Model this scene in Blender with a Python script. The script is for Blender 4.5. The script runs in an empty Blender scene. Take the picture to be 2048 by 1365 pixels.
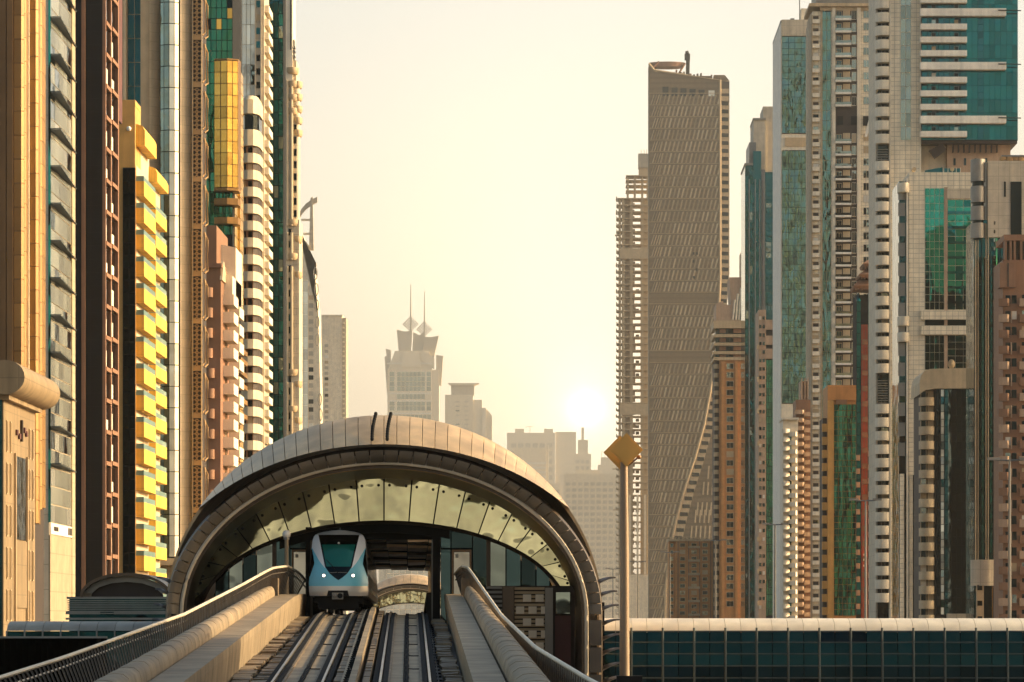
import bpy, math, random
from math import sin, cos, pi, radians, sqrt
from mathutils import Vector
random.seed(7)
S = bpy.context.scene
COL = S.collection
# ---------------------------------------------------------------- camera
F, CX, HY, ZC = 7680.0, 1120.0, 1260.0, 14.0      # focal length in photo pixels, vanishing point, eye height
cam = bpy.data.cameras.new('camera'); cam_o = bpy.data.objects.new('camera', cam); COL.objects.link(cam_o)
cam.sensor_width = 36; cam.lens = F/2048*36; cam.clip_start = 1; cam.clip_end = 40000
cam.shift_x = (1024-CX)/2048; cam.shift_y = (HY-682.5)/2048
cam_o.location = (0, 0, ZC); cam_o.rotation_euler = (pi/2, 0, 0)
S.camera = cam_o
# ---------------------------------------------------------------- sky and sun
SUN_AZ, SUN_EL = radians(84), radians(20)          # azimuth from +Y towards +X
w = bpy.data.worlds.new('World'); S.world = w; w.use_nodes = True
N, Lk = w.node_tree.nodes, w.node_tree.links
N.clear()
def wn(t, **k):
    n = N.new(t)
    for a, b in k.items(): setattr(n, a, b)
    return n
sky = wn('ShaderNodeTexSky', sky_type='NISHITA', sun_disc=False, sun_elevation=SUN_EL, sun_rotation=SUN_AZ, altitude=0, air_density=1.0, dust_density=5.0, ozone_density=1.0)
geo = wn('ShaderNodeTexCoord')
sep = wn('ShaderNodeSeparateXYZ'); Lk.new(geo.outputs['Generated'], sep.inputs[0])
ramp = wn('ShaderNodeValToRGB'); Lk.new(sep.outputs['Z'], ramp.inputs[0])
ramp.color_ramp.elements[0].position = 0.10; ramp.color_ramp.elements[0].color = (.92, .755, .60, 1)
ramp.color_ramp.elements[1].position = 0.55; ramp.color_ramp.elements[1].color = (.60, .66, .63, 1)
mul = wn('ShaderNodeMix', data_type='RGBA', blend_type='MULTIPLY'); mul.inputs[0].default_value = 1
Lk.new(sky.outputs[0], mul.inputs[6]); Lk.new(ramp.outputs[0], mul.inputs[7])
gd = Vector(((1172-CX)/F, 1, (HY-818)/F)).normalized()   # the hazy sun disc that hangs over the road
dot = wn('ShaderNodeVectorMath', operation='DOT_PRODUCT'); Lk.new(geo.outputs['Generated'], dot.inputs[0]); dot.inputs[1].default_value = gd
last = mul.outputs[2]
for power, amp, c in ((120000, 4, (1, .95, .80)), (12000, 1.2, (1, .94, .78)), (1600, 1.0, (1, .90, .66)), (300, 2.2, (1, .80, .52)), (14, 1.05, (1, .87, .78))):
    p = wn('ShaderNodeMath', operation='POWER', use_clamp=True); Lk.new(dot.outputs['Value'], p.inputs[0]); p.inputs[1].default_value = power
    a = wn('ShaderNodeMix', data_type='RGBA', blend_type='ADD'); Lk.new(p.outputs[0], a.inputs[0])
    a.inputs[7].default_value = (c[0]*amp, c[1]*amp, c[2]*amp, 1); Lk.new(last, a.inputs[6]); last = a.outputs[2]
bg = wn('ShaderNodeBackground'); bg.inputs[1].default_value = 0.15; Lk.new(last, bg.inputs[0])
out = wn('ShaderNodeOutputWorld'); Lk.new(bg.outputs[0], out.inputs[0])
sl = bpy.data.lights.new('sun', 'SUN'); sl.energy = 2.5; sl.angle = radians(.6); sl.color = (1.0, .78, .48)
so = bpy.data.objects.new('sun', sl); COL.objects.link(so)
sd = Vector((sin(SUN_AZ)*cos(SUN_EL), cos(SUN_AZ)*cos(SUN_EL), sin(SUN_EL)))
so.rotation_euler = sd.to_track_quat('Z', 'Y').to_euler(); so.location = (60, 0, 90)
V = S.view_settings; V.view_transform = 'Standard'; V.look = 'None'; V.exposure = 1.3; V.gamma = 1; V.use_curve_mapping = False
S.render.engine = 'CYCLES'; C_ = S.cycles
C_.use_denoising = True; C_.max_bounces = 5; C_.diffuse_bounces = 2; C_.glossy_bounces = 3; C_.transmission_bounces = 3; C_.volume_bounces = 1
C_.caustics_reflective = False; C_.caustics_refractive = False; C_.sample_clamp_indirect = 4
# ---------------------------------------------------------------- materials
MATS = {}
def mat(n, col, r=.65, m=0.0, var=.12, ns=.5, rnd=.10, bump=.0, tile=None, joint=.55, streak=.15, spec=.4, emit=None):
    k = bpy.data.materials.new(n); k.use_nodes = True; T_ = k.node_tree; nd, lk = T_.nodes, T_.links
    b = nd['Principled BSDF']; b.inputs['Roughness'].default_value = r; b.inputs['Metallic'].default_value = m
    b.inputs['Specular IOR Level'].default_value = spec
    tc = nd.new('ShaderNodeTexCoord')
    def noise(sc, det, mp=None):
        x = nd.new('ShaderNodeTexNoise'); x.inputs['Scale'].default_value = sc; x.inputs['Detail'].default_value = det
        if mp:
            q = nd.new('ShaderNodeMapping'); q.inputs['Scale'].default_value = mp; lk.new(tc.outputs['Object'], q.inputs[0]); lk.new(q.outputs[0], x.inputs['Vector'])
        else: lk.new(tc.outputs['Object'], x.inputs['Vector'])
        return x.outputs['Fac']
    def mapr(v, lo, hi, a=.3, b_=.7):
        x = nd.new('ShaderNodeMapRange'); lk.new(v, x.inputs[0]); x.inputs[1].default_value = a; x.inputs[2].default_value = b_; x.inputs[3].default_value = lo; x.inputs[4].default_value = hi
        return x.outputs[0]
    def mm(a, b_):
        x = nd.new('ShaderNodeMath'); x.operation = 'MULTIPLY'; lk.new(a, x.inputs[0]); lk.new(b_, x.inputs[1]); return x.outputs[0]
    f = mapr(noise(ns, 6), 1-var, 1+var)
    if streak: f = mm(f, mapr(noise(1.0, 4, (1.1, 1.1, .06)), 1-streak, 1+streak*.4))
    oi = nd.new('ShaderNodeObjectInfo')
    if rnd: f = mm(f, mapr(oi.outputs['Random'], 1-rnd, 1+rnd, 0, 1))
    if tile:
        s3 = nd.new('ShaderNodeSeparateXYZ'); lk.new(tc.outputs['Object'], s3.inputs[0])
        ad = nd.new('ShaderNodeMath'); lk.new(s3.outputs[0], ad.inputs[0]); lk.new(s3.outputs[1], ad.inputs[1])
        cb = nd.new('ShaderNodeCombineXYZ'); lk.new(ad.outputs[0], cb.inputs[0]); lk.new(s3.outputs[2], cb.inputs[1])
        br = nd.new('ShaderNodeTexBrick'); br.offset = 0; lk.new(cb.outputs[0], br.inputs['Vector']); br.inputs['Scale'].default_value = 1
        br.inputs['Brick Width'].default_value = tile[0]; br.inputs['Row Height'].default_value = tile[1]; br.inputs['Mortar Size'].default_value = tile[2] if len(tile) > 2 else .04
        br.inputs['Mortar Smooth'].default_value = 0
        br.inputs['Color1'].default_value = (1, 1, 1, 1); br.inputs['Color2'].default_value = (.93, .93, .93, 1); br.inputs['Mortar'].default_value = (joint, joint, joint, 1)
        f = mm(f, br.outputs['Color'])
    mx = nd.new('ShaderNodeMix'); mx.data_type = 'RGBA'; mx.blend_type = 'MULTIPLY'; mx.inputs[0].default_value = 1
    mx.inputs[6].default_value = (*col, 1); lk.new(f, mx.inputs[7]); lk.new(mx.outputs[2], b.inputs['Base Color'])
    if bump:
        bp = nd.new('ShaderNodeBump'); bp.inputs['Strength'].default_value = bump; bp.inputs['Distance'].default_value = .05; lk.new(noise(6, 4), bp.inputs['Height']); lk.new(bp.outputs[0], b.inputs['Normal'])
    if emit: b.inputs['Emission Color'].default_value = (*emit[0], 1); b.inputs['Emission Strength'].default_value = emit[1]
    MATS[n] = k; return k
def glass(n, col, r=.05, m=1.0, wob=.25, ws=.35, rnd=.25, tile=None, spec=.5, dist=.35, zs=1.0):
    k = mat(n, col, r, m, var=.10, rnd=rnd, tile=tile, joint=.35, streak=.1, spec=spec)
    T_ = k.node_tree; nd, lk = T_.nodes, T_.links; b = nd['Principled BSDF']
    tc = nd.new('ShaderNodeTexCoord'); oi = nd.new('ShaderNodeObjectInfo')
    ad = nd.new('ShaderNodeVectorMath'); lk.new(tc.outputs['Object'], ad.inputs[0])
    sc = nd.new('ShaderNodeVectorMath'); sc.operation = 'SCALE'; lk.new(oi.outputs['Location'], sc.inputs[0]); sc.inputs['Scale'].default_value = 1.0; lk.new(sc.outputs[0], ad.inputs[1])
    no = nd.new('ShaderNodeTexNoise'); no.inputs['Scale'].default_value = ws; no.inputs['Detail'].default_value = 2; zm = nd.new('ShaderNodeVectorMath'); zm.operation = 'MULTIPLY'; zm.inputs[1].default_value = (1, 1, zs); lk.new(ad.outputs[0], zm.inputs[0]); lk.new(zm.outputs[0], no.inputs['Vector'])
    bp = nd.new('ShaderNodeBump'); bp.inputs['Strength'].default_value = wob; bp.inputs['Distance'].default_value = dist; lk.new(no.outputs['Fac'], bp.inputs['Height']); lk.new(bp.outputs[0], b.inputs['Normal'])
    return k
mat('pale_base', (.40, .32, .20), tile=(3.4, 2.0, .05), joint=.7); mat('asphalt', (.05, .048, .046)); mat('paving', (.28, .24, .2), tile=(1.2, 1.2)); mat('line_paint', (.75, .72, .65))
mat('concrete', (.185, .132, .078), bump=.4, ns=1.2, var=.28, streak=.3); mat('concrete_pale', (.29, .215, .13), ns=.8, bump=.25, var=.25, streak=.25); mat('concrete_dark', (.055, .047, .038), bump=.4, ns=1.5, var=.3)
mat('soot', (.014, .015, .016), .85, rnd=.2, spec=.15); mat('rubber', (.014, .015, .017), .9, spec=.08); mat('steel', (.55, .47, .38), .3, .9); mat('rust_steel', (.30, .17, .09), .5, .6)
mat('pole_paint', (.26, .19, .13), .5, .2); mat('rim_panel', (.19, .165, .13), .4, .3, rnd=.15); mat('bridge_frame', (.065, .08, .08), .5, .3); mat('rail_teal', (.16, .27, .25), .3); mat('wall_gap', (.012, .014, .014), spec=.1); mat('diamond_face', (.88, .48, .12), rnd=0); mat('bank_stone', (.27, .19, .10), tile=(2.6, 2.4, .04), joint=.7, streak=.3); mat('cream_ring', (.62, .50, .33), rnd=.04); mat('ceiling_metal', (.80, .58, .36), .35, .5)
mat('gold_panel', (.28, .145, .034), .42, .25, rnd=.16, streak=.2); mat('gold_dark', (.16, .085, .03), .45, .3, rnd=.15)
mat('cream', (.55, .43, .27), tile=(1.6, 1.2, .03), joint=.75); mat('cream_plain', (.58, .45, .28)); mat('sand', (.52, .38, .22)); mat('pale_stone', (.62, .52, .37), tile=(2.2, 2.6, .05), joint=.7)
mat('white_wall', (.82, .71, .53), rnd=.05); mat('white_tile', (.84, .72, .52), tile=(1.25, 1.05, .055), joint=.55, rnd=.04); mat('white_bright', (.84, .77, .64), rnd=.05)
mat('yellow', (.80, .485, .075), rnd=.10, streak=.28, var=.2, tile=(1.15, 40, .03), joint=.75); mat('ochre', (.60, .32, .085), rnd=.05); mat('brown', (.27, .135, .075), rnd=.05); mat('brown_dark', (.04, .027, .02)); mat('maroon', (.10, .035, .03)); mat('terracotta', (.25, .125, .065), rnd=.06)
mat('orange', (.56, .25, .075), rnd=.05, tile=(3.4, 3.3, .05), joint=.8); mat('pink', (.44, .29, .185), rnd=.06); mat('red', (.38, .07, .04))
mat('black_wall', (.014, .013, .012), .7, tile=(1.3, 1.5, .03), joint=1.5, rnd=.05, spec=.15); mat('grey_metal', (.20, .20, .19), .4, .6); mat('grey_panel', (.27, .25, .21), .5, .2, rnd=.12); mat('bronze', (.09, .066, .045), .38, .55)
mat('haze_wall', (.80, .68, .49), rnd=.06); mat('haze_dark', (.50, .43, .32), rnd=.1); mat('lattice', (.40, .24, .10), rnd=.1); mat('blind', (.74, .68, .56), rnd=.2)  # distance haze is painted into haze_wall and haze_dark by paling them
mat('twist_wall', (.20, .135, .07), tile=(60, 4.2, .9), joint=.75, rnd=0); mat('twist_blade', (.58, .42, .235), rnd=0); mat('twist_blade_b', (.44, .31, .165), rnd=0); mat('twist_blade_c', (.70, .53, .31), rnd=0); mat('slab_raw', (.50, .38, .23), rnd=.08)
mat('roof_gold', (.58, .405, .22), .36, .25, rnd=.10, streak=.25, var=.2); mat('roof_white', (.74, .64, .48), .42, .1, rnd=.05)
mat('train_white', (.78, .77, .74), .25, .0, var=.03, rnd=0, streak=0, spec=.6); mat('train_blue', (.16, .50, .60), .25, 0, var=.03, rnd=0, streak=0, spec=.6); mat('train_silver', (.60, .58, .53), .30, .45, var=.04, rnd=0, streak=0)
mat('lamp_glow', (.9, .9, .9), emit=((1, .96, .85), 2.0)); mat('globe_white', (.85, .8, .7), .3, rnd=0)
glass('glass_teal', (.004, .115, .12)); glass('glass_teal_dark', (.008, .085, .10)); glass('glass_green', (.03, .15, .09), wob=1, dist=.8, ws=.3, zs=.25, rnd=.15); glass('glass_emerald', (.018, .24, .19), wob=.6, ws=.25, zs=.5, rnd=.15); glass('glass_mist', (.36, .37, .31), m=.5, r=.2, rnd=.35); glass('glass_bridge', (.007, .026, .026), rnd=.18, wob=.08); glass('glass_navy', (.010, .050, .058)); glass('glass_black', (.004, .011, .014), rnd=.3)
glass('glass_grey', (.20, .25, .23)); glass('glass_pale', (.62, .62, .54), m=.6, r=.15); glass('glass_white', (.70, .66, .55), m=.2, r=.25); glass('glass_gold', (.80, .47, .09), m=.7, r=.22); glass('glass_warp', (.10, .20, .18), wob=1.0, ws=.30, rnd=.12, dist=1.1, zs=.28)
glass('glass_station', (.56, .57, .36), r=.05, m=.95, wob=.2, ws=.5, rnd=.25); glass('glass_window', (.03, .055, .06), rnd=.6); glass('glass_screen', (.004, .13, .10), m=.25, wob=.0, rnd=0, r=.08); glass('glass_tint', (.015, .02, .022), wob=0, rnd=0)
# ---------------------------------------------------------------- mesh helpers
class G:
    def __init__(s): s.v, s.f, s.m = [], [], []
    def poly(s, pts, mi=0):
        n = len(s.v); s.v += [tuple(p) for p in pts]; s.f.append(tuple(range(n, n+len(pts)))); s.m.append(mi); return s
    def box(s, x0, x1, y0, y1, z0, z1, mi=0):
        n = len(s.v); s.v += [(x, y, z) for z in (z0, z1) for y in (y0, y1) for x in (x0, x1)]
        s.f += [tuple(n+i for i in q) for q in ((0,2,3,1),(4,5,7,6),(0,1,5,4),(2,6,7,3),(0,4,6,2),(1,3,7,5))]; s.m += [mi]*6; return s
    def prism(s, pts, z0, z1, mi=0):                     # pts (x,y) counter-clockwise
        n = len(pts); b = len(s.v); s.v += [(p[0], p[1], z0) for p in pts]+[(p[0], p[1], z1) for p in pts]
        s.f += [tuple(b+i for i in range(n-1, -1, -1)), tuple(b+n+i for i in range(n))]+[(b+i, b+(i+1) % n, b+n+(i+1) % n, b+n+i) for i in range(n)]; s.m += [mi]*(n+2); return s
    def prismy(s, pts, y0, y1, mi=0):                    # pts (x,z) outline pushed along y
        n = len(pts); b = len(s.v); s.v += [(p[0], y0, p[1]) for p in pts]+[(p[0], y1, p[1]) for p in pts]
        s.f += [tuple(b+i for i in range(n)), tuple(b+n+i for i in range(n-1, -1, -1))]+[(b+(i+1) % n, b+i, b+n+i, b+n+(i+1) % n) for i in range(n)]; s.m += [mi]*(n+2); return s
    def loft(s, rings, closed=True, cap=True, mi=0):
        b = len(s.v); n = len(rings[0])
        for r in rings: s.v += [tuple(p) for p in r]
        for i in range(len(rings)-1):
            for j in range(n if closed else n-1):
                k = (j+1) % n; s.f.append((b+i*n+j, b+i*n+k, b+(i+1)*n+k, b+(i+1)*n+j)); s.m.append(mi)
        if closed and cap: s.f += [tuple(b+i for i in range(n-1, -1, -1)), tuple(b+(len(rings)-1)*n+i for i in range(n))]; s.m += [mi]*2
        return s
    def tube(s, path, r, n=6, mi=0, r2=None):
        P = [Vector(p) for p in path]; rings = []
        for i, p in enumerate(P):
            t = (P[min(i+1, len(P)-1)]-P[max(i-1, 0)]).normalized(); a = t.cross(Vector((0, 0, 1)) if abs(t.z) < .95 else Vector((0, 1, 0))).normalized(); c = a.cross(t)
            rr = r if r2 is None else r+(r2-r)*i/(len(P)-1)
            rings.append([p+(a*cos(2*pi*j/n)+c*sin(2*pi*j/n))*rr for j in range(n)])
        return s.loft(rings, mi=mi)
    def ball(s, c, r, n=10, mi=0, sz=1):
        return s.loft([[(c[0]+r*sin(pi*i/n)*cos(2*pi*j/(2*n)), c[1]+r*sin(pi*i/n)*sin(2*pi*j/(2*n)), c[2]-sz*r*cos(pi*i/n)) for j in range(2*n)] for i in range(1, n)], mi=mi)
    def mesh(s, name, mats, smooth=False):
        me = bpy.data.meshes.new(name); me.from_pydata(s.v, [], s.f)
        for k in mats: me.materials.append(MATS[k])
        me.polygons.foreach_set('material_index', s.m)
        if smooth:
            me.polygons.foreach_set('use_smooth', [True]*len(s.f)); me.set_sharp_from_angle(angle=radians(40))
        me.update(); return me
VAR = {}
def ob(name, me, parent=None, loc=(0, 0, 0), rot=None, kind=None):
    if name == 'window' and len(me.materials) == 2 and random.random() < .34:      # drawn curtains, pale blinds, grey and black panes
        q = random.choice(('blind', 'glass_grey', 'sand', 'glass_black'))
        if (me.name, q) not in VAR: c = me.copy(); c.materials[1] = MATS[q]; VAR[(me.name, q)] = c
        me = VAR[(me.name, q)]
    o = bpy.data.objects.new(name, me); COL.objects.link(o); o.location = loc
    if rot: o.rotation_euler = rot
    if parent: o.parent = parent
    if kind: o['kind'] = kind
    return o
def add(name, g, mats, parent=None, loc=(0, 0, 0), rot=None, kind=None, smooth=False):
    return ob(name, g.mesh(name, mats.split(), smooth), parent, loc, rot, kind)
def rep(name, me, parent, locs, rz=0, jit=0):
    r = []
    for l in locs: r.append(ob(name, me, parent, l, (random.gauss(0, jit), 0, rz+random.gauss(0, jit)) if (rz or jit) else None))
    return r
def tag(o, label, cat, group=None):
    o['label'] = label; o['category'] = cat
    if group: o['group'] = group
    return o
def wx(px, d): return (px-CX)/F*d
def wz(py, d): return ZC+(HY-py)/F*d
class T:                                                # a building: an Empty at its base, local metres
    def __init__(s, name, label, cat, d, px, group=None):
        s.d = d; s.ox = wx(px, d); s.k = d/F
        s.o = bpy.data.objects.new(name, None); COL.objects.link(s.o); s.o.location = (s.ox, d, 0); tag(s.o, label, cat, group)
    def x(s, px): return wx(px, s.d)-s.ox
    def z(s, py): return wz(py, s.d)
    def back(s, a, b): return s.d*((CX-a)/(CX-b)-1)     # length of a street side seen between two pixel columns
    def box(s, name, px0, px1, top, bot, y0, y1, m, parent=None, **k):
        z0 = 0 if bot is None else s.z(bot)
        return add(name, G().box(s.x(px0), s.x(px1), y0, y1, z0, s.z(top)), m, parent or s.o, **k)
    def zs(s, top, bot, step):
        r = []; p = top
        while p < bot: r.append(s.z(p)); p += step
        return r
BOT = 1372
def bxm(w_, d_, h_, m, name='piece'): return G().box(-w_/2, w_/2, -d_, 0, 0, h_).mesh(name, [m])          # sits on the wall plane, front -y
def winm(w_, h_, fr, pane, fw=.12, pr=.10, mull=0, sill=None):
    g = G(); g.box(-w_/2, w_/2, -.03, .05, 0, h_, 1)
    for a, b, c, e in ((-w_/2-fw, -w_/2, -fw, h_+fw), (w_/2, w_/2+fw, -fw, h_+fw), (-w_/2, w_/2, -fw, 0), (-w_/2, w_/2, h_, h_+fw)): g.box(a, b, -pr, .05, c, e, 0)
    for i in range(mull): x = -w_/2+w_*(i+1)/(mull+1); g.box(x-.04, x+.04, -pr*.8, 0, 0, h_, 0)
    return g.mesh('window', [fr, pane])
def panem(w_, h_, m, t=.06): return G().box(-w_/2, w_/2, -t, 0, 0, h_).mesh('pane', [m])
def curtain(t, x0, x1, z0, z1, nx, nz, y, m, gap=.10, rz=0, jit=.006, name='pane', skip=None, alt=None):
    W, H = (x1-x0)/nx, (z1-z0)/nz
    ms = [panem(W-gap, H-gap, k) for k in ([m] if not alt else [m, *alt])]
    for j in range(nz):
        for i in range(nx):
            if skip and skip(i, j): continue
            c = x0+W*(i+.5); l = (c, y, z0+H*j+gap/2) if rz == 0 else (y, c, z0+H*j+gap/2)
            ob(name, ms[0] if len(ms) == 1 or random.random() < .8 else random.choice(ms[1:]), t, l, (random.gauss(0, jit), 0, rz+random.gauss(0, jit)))
def balcm(w_, dep, h_, m, th=.14, m2=None, rail=0, slab=.2):
    g = G(); g.box(-w_/2, w_/2, -dep, 0, -slab, 0); g.box(-w_/2, w_/2, -dep, -dep+th, 0, h_); g.box(-w_/2, -w_/2+th, -dep+th, 0, 0, h_); g.box(w_/2-th, w_/2, -dep+th, 0, 0, h_)
    if m2:
        g.box(-w_/2+.02, w_/2-.02, -dep+.04, -dep+.08, h_, h_+rail, 1); g.box(-w_/2+.02, -w_/2+.06, -dep+.08, 0, h_, h_+rail, 1); g.box(w_/2-.06, w_/2-.02, -dep+.08, 0, h_, h_+rail, 1)
    return g.mesh('balcony', [m, m2] if m2 else [m])
def rbalcm(w_, dep, h_, m, n=12, slab=.2, flat=.0):
    o = [(-w_/2*cos(pi*i/n), -dep*(sin(pi*i/n)**(.6))) for i in range(n+1)]
    i_ = [(x*.93, y*.9) for x, y in o]
    g = G(); g.prism(o, -slab, 0.02)
    for k in range(n): g.prism([o[k], o[k+1], i_[k+1], i_[k]], 0, h_)
    return g.mesh('balcony', [m], True)
# ---------------------------------------------------------------- ground and road
add('ground', G().poly([(-9000, -900, 0), (9000, -900, 0), (9000, 15000, 0), (-9000, 15000, 0)]), 'paving', kind='structure')
rd = add('road', G().box(20, 58, -600, 7000, -.5, .03), 'asphalt', kind='structure')
for xk in (19.6, 58.4): add('kerb', G().box(xk-.2, xk+.2, -600, 7000, 0, .15), 'concrete', rd)
lm = G().box(-.08, .08, 0, 4, .034, .038).mesh('lane_marking', ['line_paint'])
for xl in (27, 34, 42, 50): rep('lane_marking', lm, rd, [(xl, 240+12*i, 0) for i in range(30)])
OT = bpy.data.objects.new('unseen_shade_tower', None); COL.objects.link(OT); OT.location = (52, 30, 0); tag(OT, 'unseen stone tower added beyond the right edge to shade the tracks', 'tower')  # out of view, added only to shade the near tracks
add('wall', G().box(0, 24, 0, 97, 0, 95), 'pale_stone', OT)
for j in range(24): add('window_band', G().box(-.3, -.02, .5, 96.5, 4+3.8*j, 5.9+3.8*j), 'glass_window', OT)
# ---------------------------------------------------------------- railway deck (direction of the track: 2.25 degrees left of the view)
def prof(s):
    if s <= 160: return ZC-1.49+.0385*(s-109)
    t = s-160; z = ZC-1.49+.0385*51
    if t <= 30: return z+.0385*t-(.0585/60)*t*t
    return z+.0385*30-(.0585/60)*900-.02*(t-30)
def dk(s, u, h): return (-4.4-.0393*(s-109)+u, s, prof(s)+h)
def rng(a, b, st):
    r = []
    while a < b-1e-6: r.append(a); a += st
    return r+[b]
def lerp(tab, s):
    if s <= tab[0][0]: return tab[0][1:]
    for (a, *p), (b, *q) in zip(tab, tab[1:]):
        if s <= b: return [x+(y-x)*(s-a)/(b-a) for x, y in zip(p, q)]
    return tab[-1][1:]
def sweep(g, secs, s0, s1, st=3, off=lambda s: 0, mi=0):    # secs (u,h) clockwise as seen from the camera
    g.loft([[dk(s, u+off(s), h) for u, h in secs] for s in rng(s0, s1, st)], mi=mi); return g
deck = add('railway_deck', sweep(G(), [(-7.6, -.55), (4.2, -.55), (3.4, -2.4), (-6.6, -2.4)], 55, 300), 'concrete_dark', kind='structure')
for c in (0, -3.07):
    for s0 in range(60, 176, 6):                            # track slabs with joints
        for a, b in ((-.52, -.06), (.10, .52)):
            add('track_slab', sweep(G(), [(c+a, -.16), (c+b, -.16), (c+b, -.5), (c+a, -.5)], s0+.03, min(s0+5.97, 180), 2), 'concrete_pale', deck)
    for sg in (-1, 1):
        u = c+sg*.7175
        add('rail', sweep(G(), [(u-.035, .0), (u+.035, .0), (u+.035, -.17), (u-.035, -.17)], 58, 290), 'steel', deck)
        for k in (-1, 1): add('rail_pad_strip', sweep(G(), [(u+k*.14-.075, -.06), (u+k*.14+.075, -.06), (u+k*.14+.075, -.52), (u+k*.14-.075, -.52)], 58, 290), 'rubber', deck)
        for k in (-1,):
            add('rail_plinth', sweep(G(), [(u-sg*.245-.04, -.10), (u-sg*.245+.04, -.10), (u-sg*.245+.04, -.52), (u-sg*.245-.04, -.52)], 58, 182), 'concrete', deck)
    cb = G()                                                 # cable run in the middle of the track
    random.seed(3)
    for q in (-.03, .03, .06): cb.tube([dk(s, c+.02+q+.012*sin(s*1.7+q*40), -.12) for s in rng(60, 182, 1.5)], .028, 5)
    add('signal_cable', cb, 'rubber', deck, kind='stuff')
    for s in range(66, 178, 9):
        add('cable_loop', G().tube([dk(s, c+.05, -.13), dk(s-.4, c+.10, -.13), dk(s-.6, c+.25, -.13), dk(s-.6, c+.40, -.13), dk(s-.3, c+.5, -.13), dk(s+1, c+.52, -.13)], .018, 5), 'rubber', deck)
# the strip between the tracks: two kerbs, a beam and bundles of cables
for u0, u1, h, m, st in ((-2.02, -1.80, .04, 'concrete', 1.1), (-1.21, -1.02, .02, 'concrete', 1.1)):
    me = None
    for s in rng(70, 178, st)[:-1]:
        dh = random.uniform(-.03, .03)
        add('kerb_block', sweep(G(), [(u0, h+dh), (u1, h+dh), (u1, -.5), (u0, -.5)], s+.03, s+st-.03, st), m, deck)
for s in range(66, 184, 9): add('centre_beam', sweep(G(), [(-1.55, .22), (-1.36, .22), (-1.36, -.5), (-1.55, -.5)], s+.02, s+8.98, 2.25), 'concrete_pale', deck)
for s in range(66, 184, 9): add('side_beam', sweep(G(), [(-1.795, .12), (-1.71, .12), (-1.71, -.5), (-1.795, -.5)], s+.02, s+8.98, 2.25), 'concrete_pale', deck)
cb = G()
for i in range(9):
    ph = random.uniform(0, 6); cb.tube([dk(s, -1.63+.055*sin(s*(.5+.1*i)+ph), -.15+.03*i+.03*sin(s*.9+ph)) for s in rng(64, 184, 1.2)], .03, 5)
add('cable_bundle', cb, 'soot', deck, kind='stuff')
br = G().box(-.09, .09, -.04, .04, -.3, .16).mesh('cable_bracket', ['soot'])
for s in rng(70, 180, 1.3): ob('cable_bracket', br, deck, dk(s, -1.63, 0), (0, 0, random.uniform(-.3, .3)))
# rough cover slabs beside the tracks
lid = [G().prism([(-w_, -l), (w_, -l), (w_, l), (-w_, l)], -.06, .05).mesh('cover_slab', [m]) for w_, l, m in ((.26, .36, 'concrete'), (.28, .38, 'concrete_pale'), (.24, .34, 'concrete'))]
UL = [(60, -5.25), (110, -4.85), (170, -4.35)]
for row, (uo, hh) in enumerate(((.02, -.28), (.62, -.36))):
    run = 0
    for s in rng(72, 172, .80):
        if random.random() < .12: run = random.uniform(-.10, .10)
        ob('cover_slab', random.choice(lid), deck, dk(s, lerp(UL, s)[0]-.18+uo+run, hh+random.uniform(-.03, .05)), (random.gauss(.035, .02), random.gauss(0, .03), .04+random.gauss(0, .04)))
run = 0
for s in rng(72, 168, .80):
    if random.random() < .12: run = random.uniform(-.10, .08)
    ob('cover_slab', random.choice(lid), deck, dk(s, 1.42+run, -.33+random.uniform(-.04, .04)), (random.gauss(.035, .03), random.gauss(0, .04), random.gauss(.04, .05)))
bolt = G().box(-.04, .04, -.04, .04, 0, .05).mesh('bolt', ['soot'])
for s in rng(74, 168, 2.2):
    for u in (.98, 1.10): ob('bolt', bolt, deck, dk(s, u, -.55))
# evacuation walkways, rounded cable-duct parapets, end blocks and picket railings
WL = [(60, -6.6, -5.7), (94, -6.25, -5.4), (170, -5.62, -4.72), (180, -5.5, -4.6)]
WR = [(60, 1.66, 2.50), (94, 1.69, 2.48), (170, 1.75, 2.44), (180, 1.75, 2.44)]
PLf = [(60, -7.55, -6.68), (94, -7.02, -6.32), (130, -6.58, -5.98), (166, -6.18, -5.66)]
PRt = [(60, 2.56, 3.62), (94, 2.56, 3.38), (130, 2.52, 3.15), (166, 2.50, 2.98)]
for side, W_, P_ in (('left', WL, PLf), ('right', WR, PRt)):
    for s0 in range(58, 178, 8):
        s1 = min(s0+7.96, 178)
        rr = []
        for s in rng(s0, s1, 2):
            a, b = lerp(W_, s); rr.append([dk(s, a, .80), dk(s, b, .80), dk(s, b, .55), dk(s, b-.1 if side == 'left' else b, -.55), dk(s, a+(.1 if side == 'right' else 0), -.55), dk(s, a, .55)])
        add('walkway_slab', G().loft(rr), 'concrete_pale', deck)
    s0 = 60.0; i = 0
    while s0 < 164:
        ln = 1.55; rr = []
        for s in (s0+.025, s0+ln/2, s0+ln-.025):
            a, b = lerp(P_, s); c = (a+b)/2; hw = (b-a)/2; t = .93 if random.random() < .5 else .95
            rr.append([dk(s, c+hw*x, .70+.50*z*(1.02 if i % 2 else 1)) for x, z in ((-1, -.5), (-1, .45), (-.86, .80), (-.5, 1.0), (0, 1.04), (.5, 1.0), (.86, .80), (1, .45), (1, -.5))])
        add('parapet_block', G().loft(rr), 'concrete_pale', deck, smooth=True); s0 += ln; i += 1
    a, b = lerp(P_, 166); p = dk(166.8, (a+b)/2, .8)
    add('end_block', G().box(-.36, .36, -.7, .7, -.6, .75), 'concrete', deck, p, (0, 0, .039))
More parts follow.
